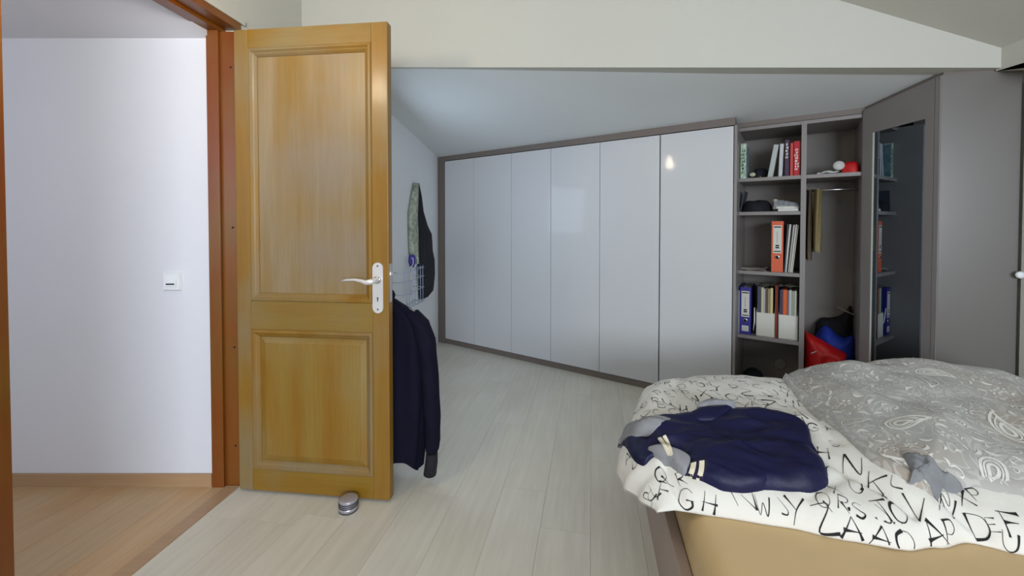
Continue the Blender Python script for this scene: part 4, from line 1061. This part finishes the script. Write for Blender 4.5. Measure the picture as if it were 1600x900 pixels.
L3 = [('Q', 225, 462, .062, 0), ('R', 300, 480, .05, 10), ('F', 238, 530, .07, -20), ('G', 318, 556, .07, -10), ('H', 410, 572, .068, -12), ('T', 500, 548, .06, 20), ('U', 190, 545, .04, -40),
      ('V', 568, 565, .06, 25), ('W', 612, 582, .062, -5), ('J', 682, 585, .055, 30), ('Y', 738, 600, .085, -5), ('Z', 845, 632, .085, 5), ('Å', 950, 662, .085, -8), ('Ä', 1062, 695, .08, -15), ('Ö', 1152, 716, .08, 5),
      ('A', 1262, 690, .085, 20), ('P', 1322, 685, .075, -5), ('D', 1428, 660, .075, 8), ('F', 1562, 656, .08, -8), ('U', 1552, 722, .06, -15), ('E', 1480, 655, .04, 0),
      ('Q', 838, 556, .06, -20), ('R', 915, 572, .055, -25), ('X', 885, 520, .045, 0), ('S', 975, 600, .05, 0), ('N', 950, 425, .085, -25), ('U', 965, 512, .06, -20), ('K', 1042, 502, .085, -20), ('L', 1118, 490, .05, -30),
      ('J', 1062, 612, .06, 30), ('T', 1070, 598, .07, 10), ('O', 1125, 605, .07, -15), ('V', 1192, 592, .08, -10), ('N', 1300, 582, .07, -30), ('W', 1290, 545, .06, -10), ('X', 1368, 552, .06, 0), ('P', 1415, 540, .05, 0),
      ('Y', 852, 440, .075, -10), ('H', 840, 380, .06, -20), ('G', 800, 285, .055, -20), ('S', 880, 350, .045, 0), ('Å', 860, 292, .04, 0),
      ('X', 387, 155, .055, 0), ('Y', 437, 136, .055, 0), ('W', 345, 176, .055, 10), ('V', 287, 210, .055, 10), ('K', 312, 226, .05, 0), ('L', 340, 216, .055, 0), ('M', 378, 196, .06, -5), ('N', 440, 182, .06, -5), ('O', 493, 171, .058, 0),
      ('Z', 548, 153, .058, -15), ('Y', 490, 212, .06, 0), ('Y', 545, 205, .065, 0), ('Z', 640, 200, .07, -10), ('X', 705, 160, .05, 10), ('W', 620, 165, .045, 40), ('A', 745, 235, .055, -10), ('H', 712, 190, .045, -20),
      ('U', 250, 190, .045, 10), ('B', 225, 200, .04, 0), ('R', 205, 185, .045, 0), ('O', 160, 200, .045, 0), ('P', 215, 155, .045, 15), ('E', 255, 160, .04, 20), ('N', 290, 150, .045, 20), ('D', 303, 130, .045, 10), ('C', 270, 225, .04, 0),
      ('F', 350, 118, .045, 0), ('W', 400, 120, .04, 15), ('O', 375, 125, .045, 0), ('E', 440, 100, .04, 0), ('D', 500, 130, .045, 0), ('T', 545, 118, .045, 10), ('C', 590, 130, .045, 0), ('K', 640, 118, .04, 10), ('A', 120, 240, .045, 0),
      ('Q', 140, 222, .045, 10), ('S', 110, 262, .035, 0), ('J', 95, 300, .04, 0), ('A', 130, 275, .04, 30), ('Z', 175, 235, .04, 0), ('I', 590, 105, .035, 30), ('M', 470, 100, .035, 0), ('T', 320, 108, .03, 0), ('A', 100, 400, .05, 10), ('D', 125, 425, .04, 0), ('L', 200, 520, .05, 30), ('S', 175, 560, .05, 20)]
occ = [(X, Y) for _, X, Y, _, _ in L3]
for gy in range(98, 300, 19):
    for gx in range(105, 760, 36):
        X, Y = gx + random.uniform(-6, 6) + (gy % 38)*.4, gy + random.uniform(-4, 4)
        if all(abs(X-a) > 27 or abs(Y-b) > 19 for a, b in occ):
            occ.append((X, Y)); L3.append((random.choice('ABCDEFGHKLMNOPRSTUVWXYZ'), X, Y, .042, random.uniform(-12, 25)))
for ch, X, Y, sz, ro in L3:
    x, y = cx3(X, Y); letter(ch, x, y, sz*(.70 if Y > 270 else .95), ro, 1.5 if Y > 270 else 1.1)

# ------------------------------------------------------------------ jacket lying on the duvet
bvj = bvh_of([duvet, mt_])
def onduvet(x, y):
    d = ray(x, y).normalized(); h = bvj.ray_cast(Vector((0, 0, CAMH)), d)
    return BMi @ (h[0] if h[0] is not None and h[0].y < 2.1 else atz(x, y, .44))
jk = empty('jacket', BMx, 'navy blue jacket with cream striped cuffs and grey lining on the duvet', 'jacket')
def lay(name, px_out, th, mt, off=.0, folds=None, power=4, smoothn=5, label=None, cen=None, res=22, parent=None, bv=None):
    O = [onduvet(*p) for p in px_out]; out = smooth_pl([(v.x, v.y) for v in O] + [(O[0].x, O[0].y)], smoothn)[:-1]
    if cen: c0 = onduvet(*cen); cx_, cy_ = c0.x, c0.y
    else: cx_ = sum(p[0] for p in out)/len(out); cy_ = sum(p[1] for p in out)/len(out)
    bv = bv or bvj
    k = MB(); rings = []
    def bz(x, y):
        w_ = BMx @ Vector((x, y, 0)); return max(zray(bv, w_.x, w_.y, ZM+.01), ZM+.01)
    for r in range(1, res+1):
        rho = 1 - (1-r/res)**1.3; ring = []
        for p in out:
            x, y = cx_+(p[0]-cx_)*rho, cy_+(p[1]-cy_)*rho
            e = max(0, 1-rho**power)**.5
            z = bz(x, y) + off + th*e + (folds(x, y)*e if folds else 0)
            ring.append(k.bm.verts.new((x, y, z)))
        rings.append(ring)
    n = len(out); c = k.bm.verts.new((cx_, cy_, bz(cx_, cy_) + off + th + (folds(cx_, cy_) if folds else 0)))
    for i in range(n): k.bm.faces.new((c, rings[0][i], rings[0][(i+1) % n]))
    for A, B in zip(rings, rings[1:]):
        for i in range(n): k.bm.faces.new((A[i], B[i], B[(i+1) % n], A[(i+1) % n]))
    low = [k.bm.verts.new((v.co.x, v.co.y, v.co.z-off-.001)) for v in rings[-1]]
    for i in range(n): k.bm.faces.new((rings[-1][i], low[i], low[(i+1) % n], rings[-1][(i+1) % n]))
    o = k.build(name, mt, parent or jk, smooth=True)
    if label: o['label'] = label
    return o
c2 = lambda X, Y: (950 + X/3.463, 570 + Y/3.463)
def jfold(x, y):
    r1 = 1 - abs(noise.noise(Vector((x*4+1, y*17 - x*3, 3))))*2.2; r2 = 1 - abs(noise.noise(Vector((x*9, y*30+x*8, 9))))*2
    a = .010*r1 + .005*r2 - .008
    b = .004*math.sin((y - x*.12)*62 + 3*noise.noise(Vector((x*6, y*6, 0))))
    return a + b
body = lay('body', [c2(*p) for p in ((200,345),(255,300),(360,285),(480,280),(600,262),(740,250),(860,258),(1000,288),(1082,345),(1108,440),(1145,520),(1185,590),(1186,655),(1110,690),(1000,688),(900,680),(780,682),(650,688),(570,655),(515,615),(450,560),(400,500),(340,440),(280,390))], .030, NAVY, .004, jfold, 5, cen=c2(720, 470), res=34)
lay('sleeve', [c2(*p) for p in ((52,402),(75,372),(200,345),(320,335),(420,360),(470,430),(430,500),(340,495),(250,500),(185,548),(120,490),(70,445))], .022, NAVY, .005, jfold, 4, cen=c2(270, 420))
lay('sleeve', [c2(*p) for p in ((440,560),(520,520),(640,500),(820,520),(900,600),(840,680),(650,688),(570,660),(500,628),(430,606))], .020, NAVY, .012, jfold, 4, cen=c2(640, 600))
lay('lining', [c2(*p) for p in ((58,400),(90,375),(170,350),(250,340),(330,333),(345,345),(300,365),(240,400),(150,422),(80,436))], .008, GREYL, .026, jfold, 3, label='grey jersey lining showing at the sleeve opening')
lay('lining', [c2(*p) for p in ((215,488),(270,475),(330,488),(400,512),(445,545),(425,600),(380,585),(330,550),(280,520))], .010, GREYL, .022, None, 3, label='grey jersey lining showing at the sleeve opening')
lay('hood_lining', [c2(*p) for p in ((480,283),(520,262),(570,252),(610,262),(660,268),(690,272),(660,282),(600,278),(560,280),(520,292))], .014, GREYL, .040, None, 3, label='grey jersey hood lining')
lay('collar', [c2(*p) for p in ((440,310),(490,285),(560,282),(620,275),(680,270),(640,310),(590,345),(540,350),(480,345))], .018, NAVY, .026, None, 3)
bvk = bvh_of([o for o in C.objects if o.parent == jk and o.type == 'MESH'] ) if False else None
# ribbed cuffs with cream stripes: bands laid over the sleeves
bpy.context.view_layer.update()
bvk = bvh_of([o for o in C.objects if o.parent == jk and o.type == 'MESH'] + [duvet])
def band(px_line0, px_line1, mt, name, lift):
    """strip between two picture lines crossing the sleeve"""
    k = MB(); P = []
    for j in range(5):
        row = []
        for i in range(17):
            t = i/16; u = j/4
            a = Vector(c2(*px_line0[0])).lerp(Vector(c2(*px_line0[1])), t); b = Vector(c2(*px_line1[0])).lerp(Vector(c2(*px_line1[1])), t)
            bow = math.sin(t*math.pi)*1.5
            q = a.lerp(b, u); d = ray(q.x + bow, q.y).normalized(); h = bvk.ray_cast(Vector((0, 0, CAMH)), d)
            row.append(BMi @ ((h[0] if h[0] is not None else atz(q.x, q.y, .45)) + Vector((0, 0, lift))))
        P.append(row)
    k.grid(P); Pb = [[v - Vector((0, 0, lift*.9)) for v in r] for r in P]; k.grid(Pb, flip=True)
    return k.build(name, mt, jk, smooth=True)
band(((268, 402), (322, 492)), ((286, 396), (346, 494)), CREAM, 'cuff_stripe', .0035)
band(((295, 392), (340, 492)), ((312, 384), (352, 488)), CREAM, 'cuff_stripe', .0035)
band(((445, 540), (415, 600)), ((540, 520), (515, 632)), NAVYRIB, 'cuff', .0015)
band(((448, 538), (424, 612)), ((478, 530), (454, 620)), CREAM, 'cuff_stripe', .0035)
band(((494, 526), (476, 624)), ((522, 522), (506, 628)), CREAM, 'cuff_stripe', .0035)

# pillow peeping out under the bedspread
pw = blobthing('pillow', BMx @ T(0, 0, ZM+.045), [(.80, -.235), (.98, -.235), (1.15, -.22), (1.15, -.05), (.95, .0), (.80, -.10)], .05, cm('taupe_cushion', (150, 138, 120), rough=.9), 'taupe cushion peeping out between duvet and bedspread', 'cushion', power=5)

# ------------------------------------------------------------------ pendant bulb over the doorway side of the room
pb = empty('pendant_lamp', T(-.92, 1.06, 1.99), 'small round pendant lamp near the doorway, seen mirrored in a white door', 'lamp')
k = MB(); k.lathe([(.003, -.024), (.014, -.020), (.023, -.008), (.024, .006), (.018, .022), (.012, .036), (.011, .055)], seg=20)
bm_ = bpy.data.materials.new('bulb_glow'); bm_.use_nodes = True
em = bm_.node_tree.nodes['Principled BSDF']; em.inputs['Emission Color'].default_value = (1, .86, .66, 1); em.inputs['Emission Strength'].default_value = 120
k.build('bulb', bm_, pb)
k = MB(); k.lathe([(.017, .05), (.019, .06), (.017, .095), (.004, .10)], seg=16); k.build('socket', WHITEP, pb)
k = MB(); k.tube([(0, 0, .098), (0, 0, ceilz(-.92, 1.06) - 1.99 + .01)], .003, 6); k.build('cord', WHITEP, pb)
l = bpy.data.lights.new('lamp_light', 'POINT'); l.energy = 9; l.color = (1, .84, .62); l.shadow_soft_size = .05
lo_ = bpy.data.objects.new('lamp_light', l); C.objects.link(lo_); lo_.location = (-.92, 1.06, 1.93)
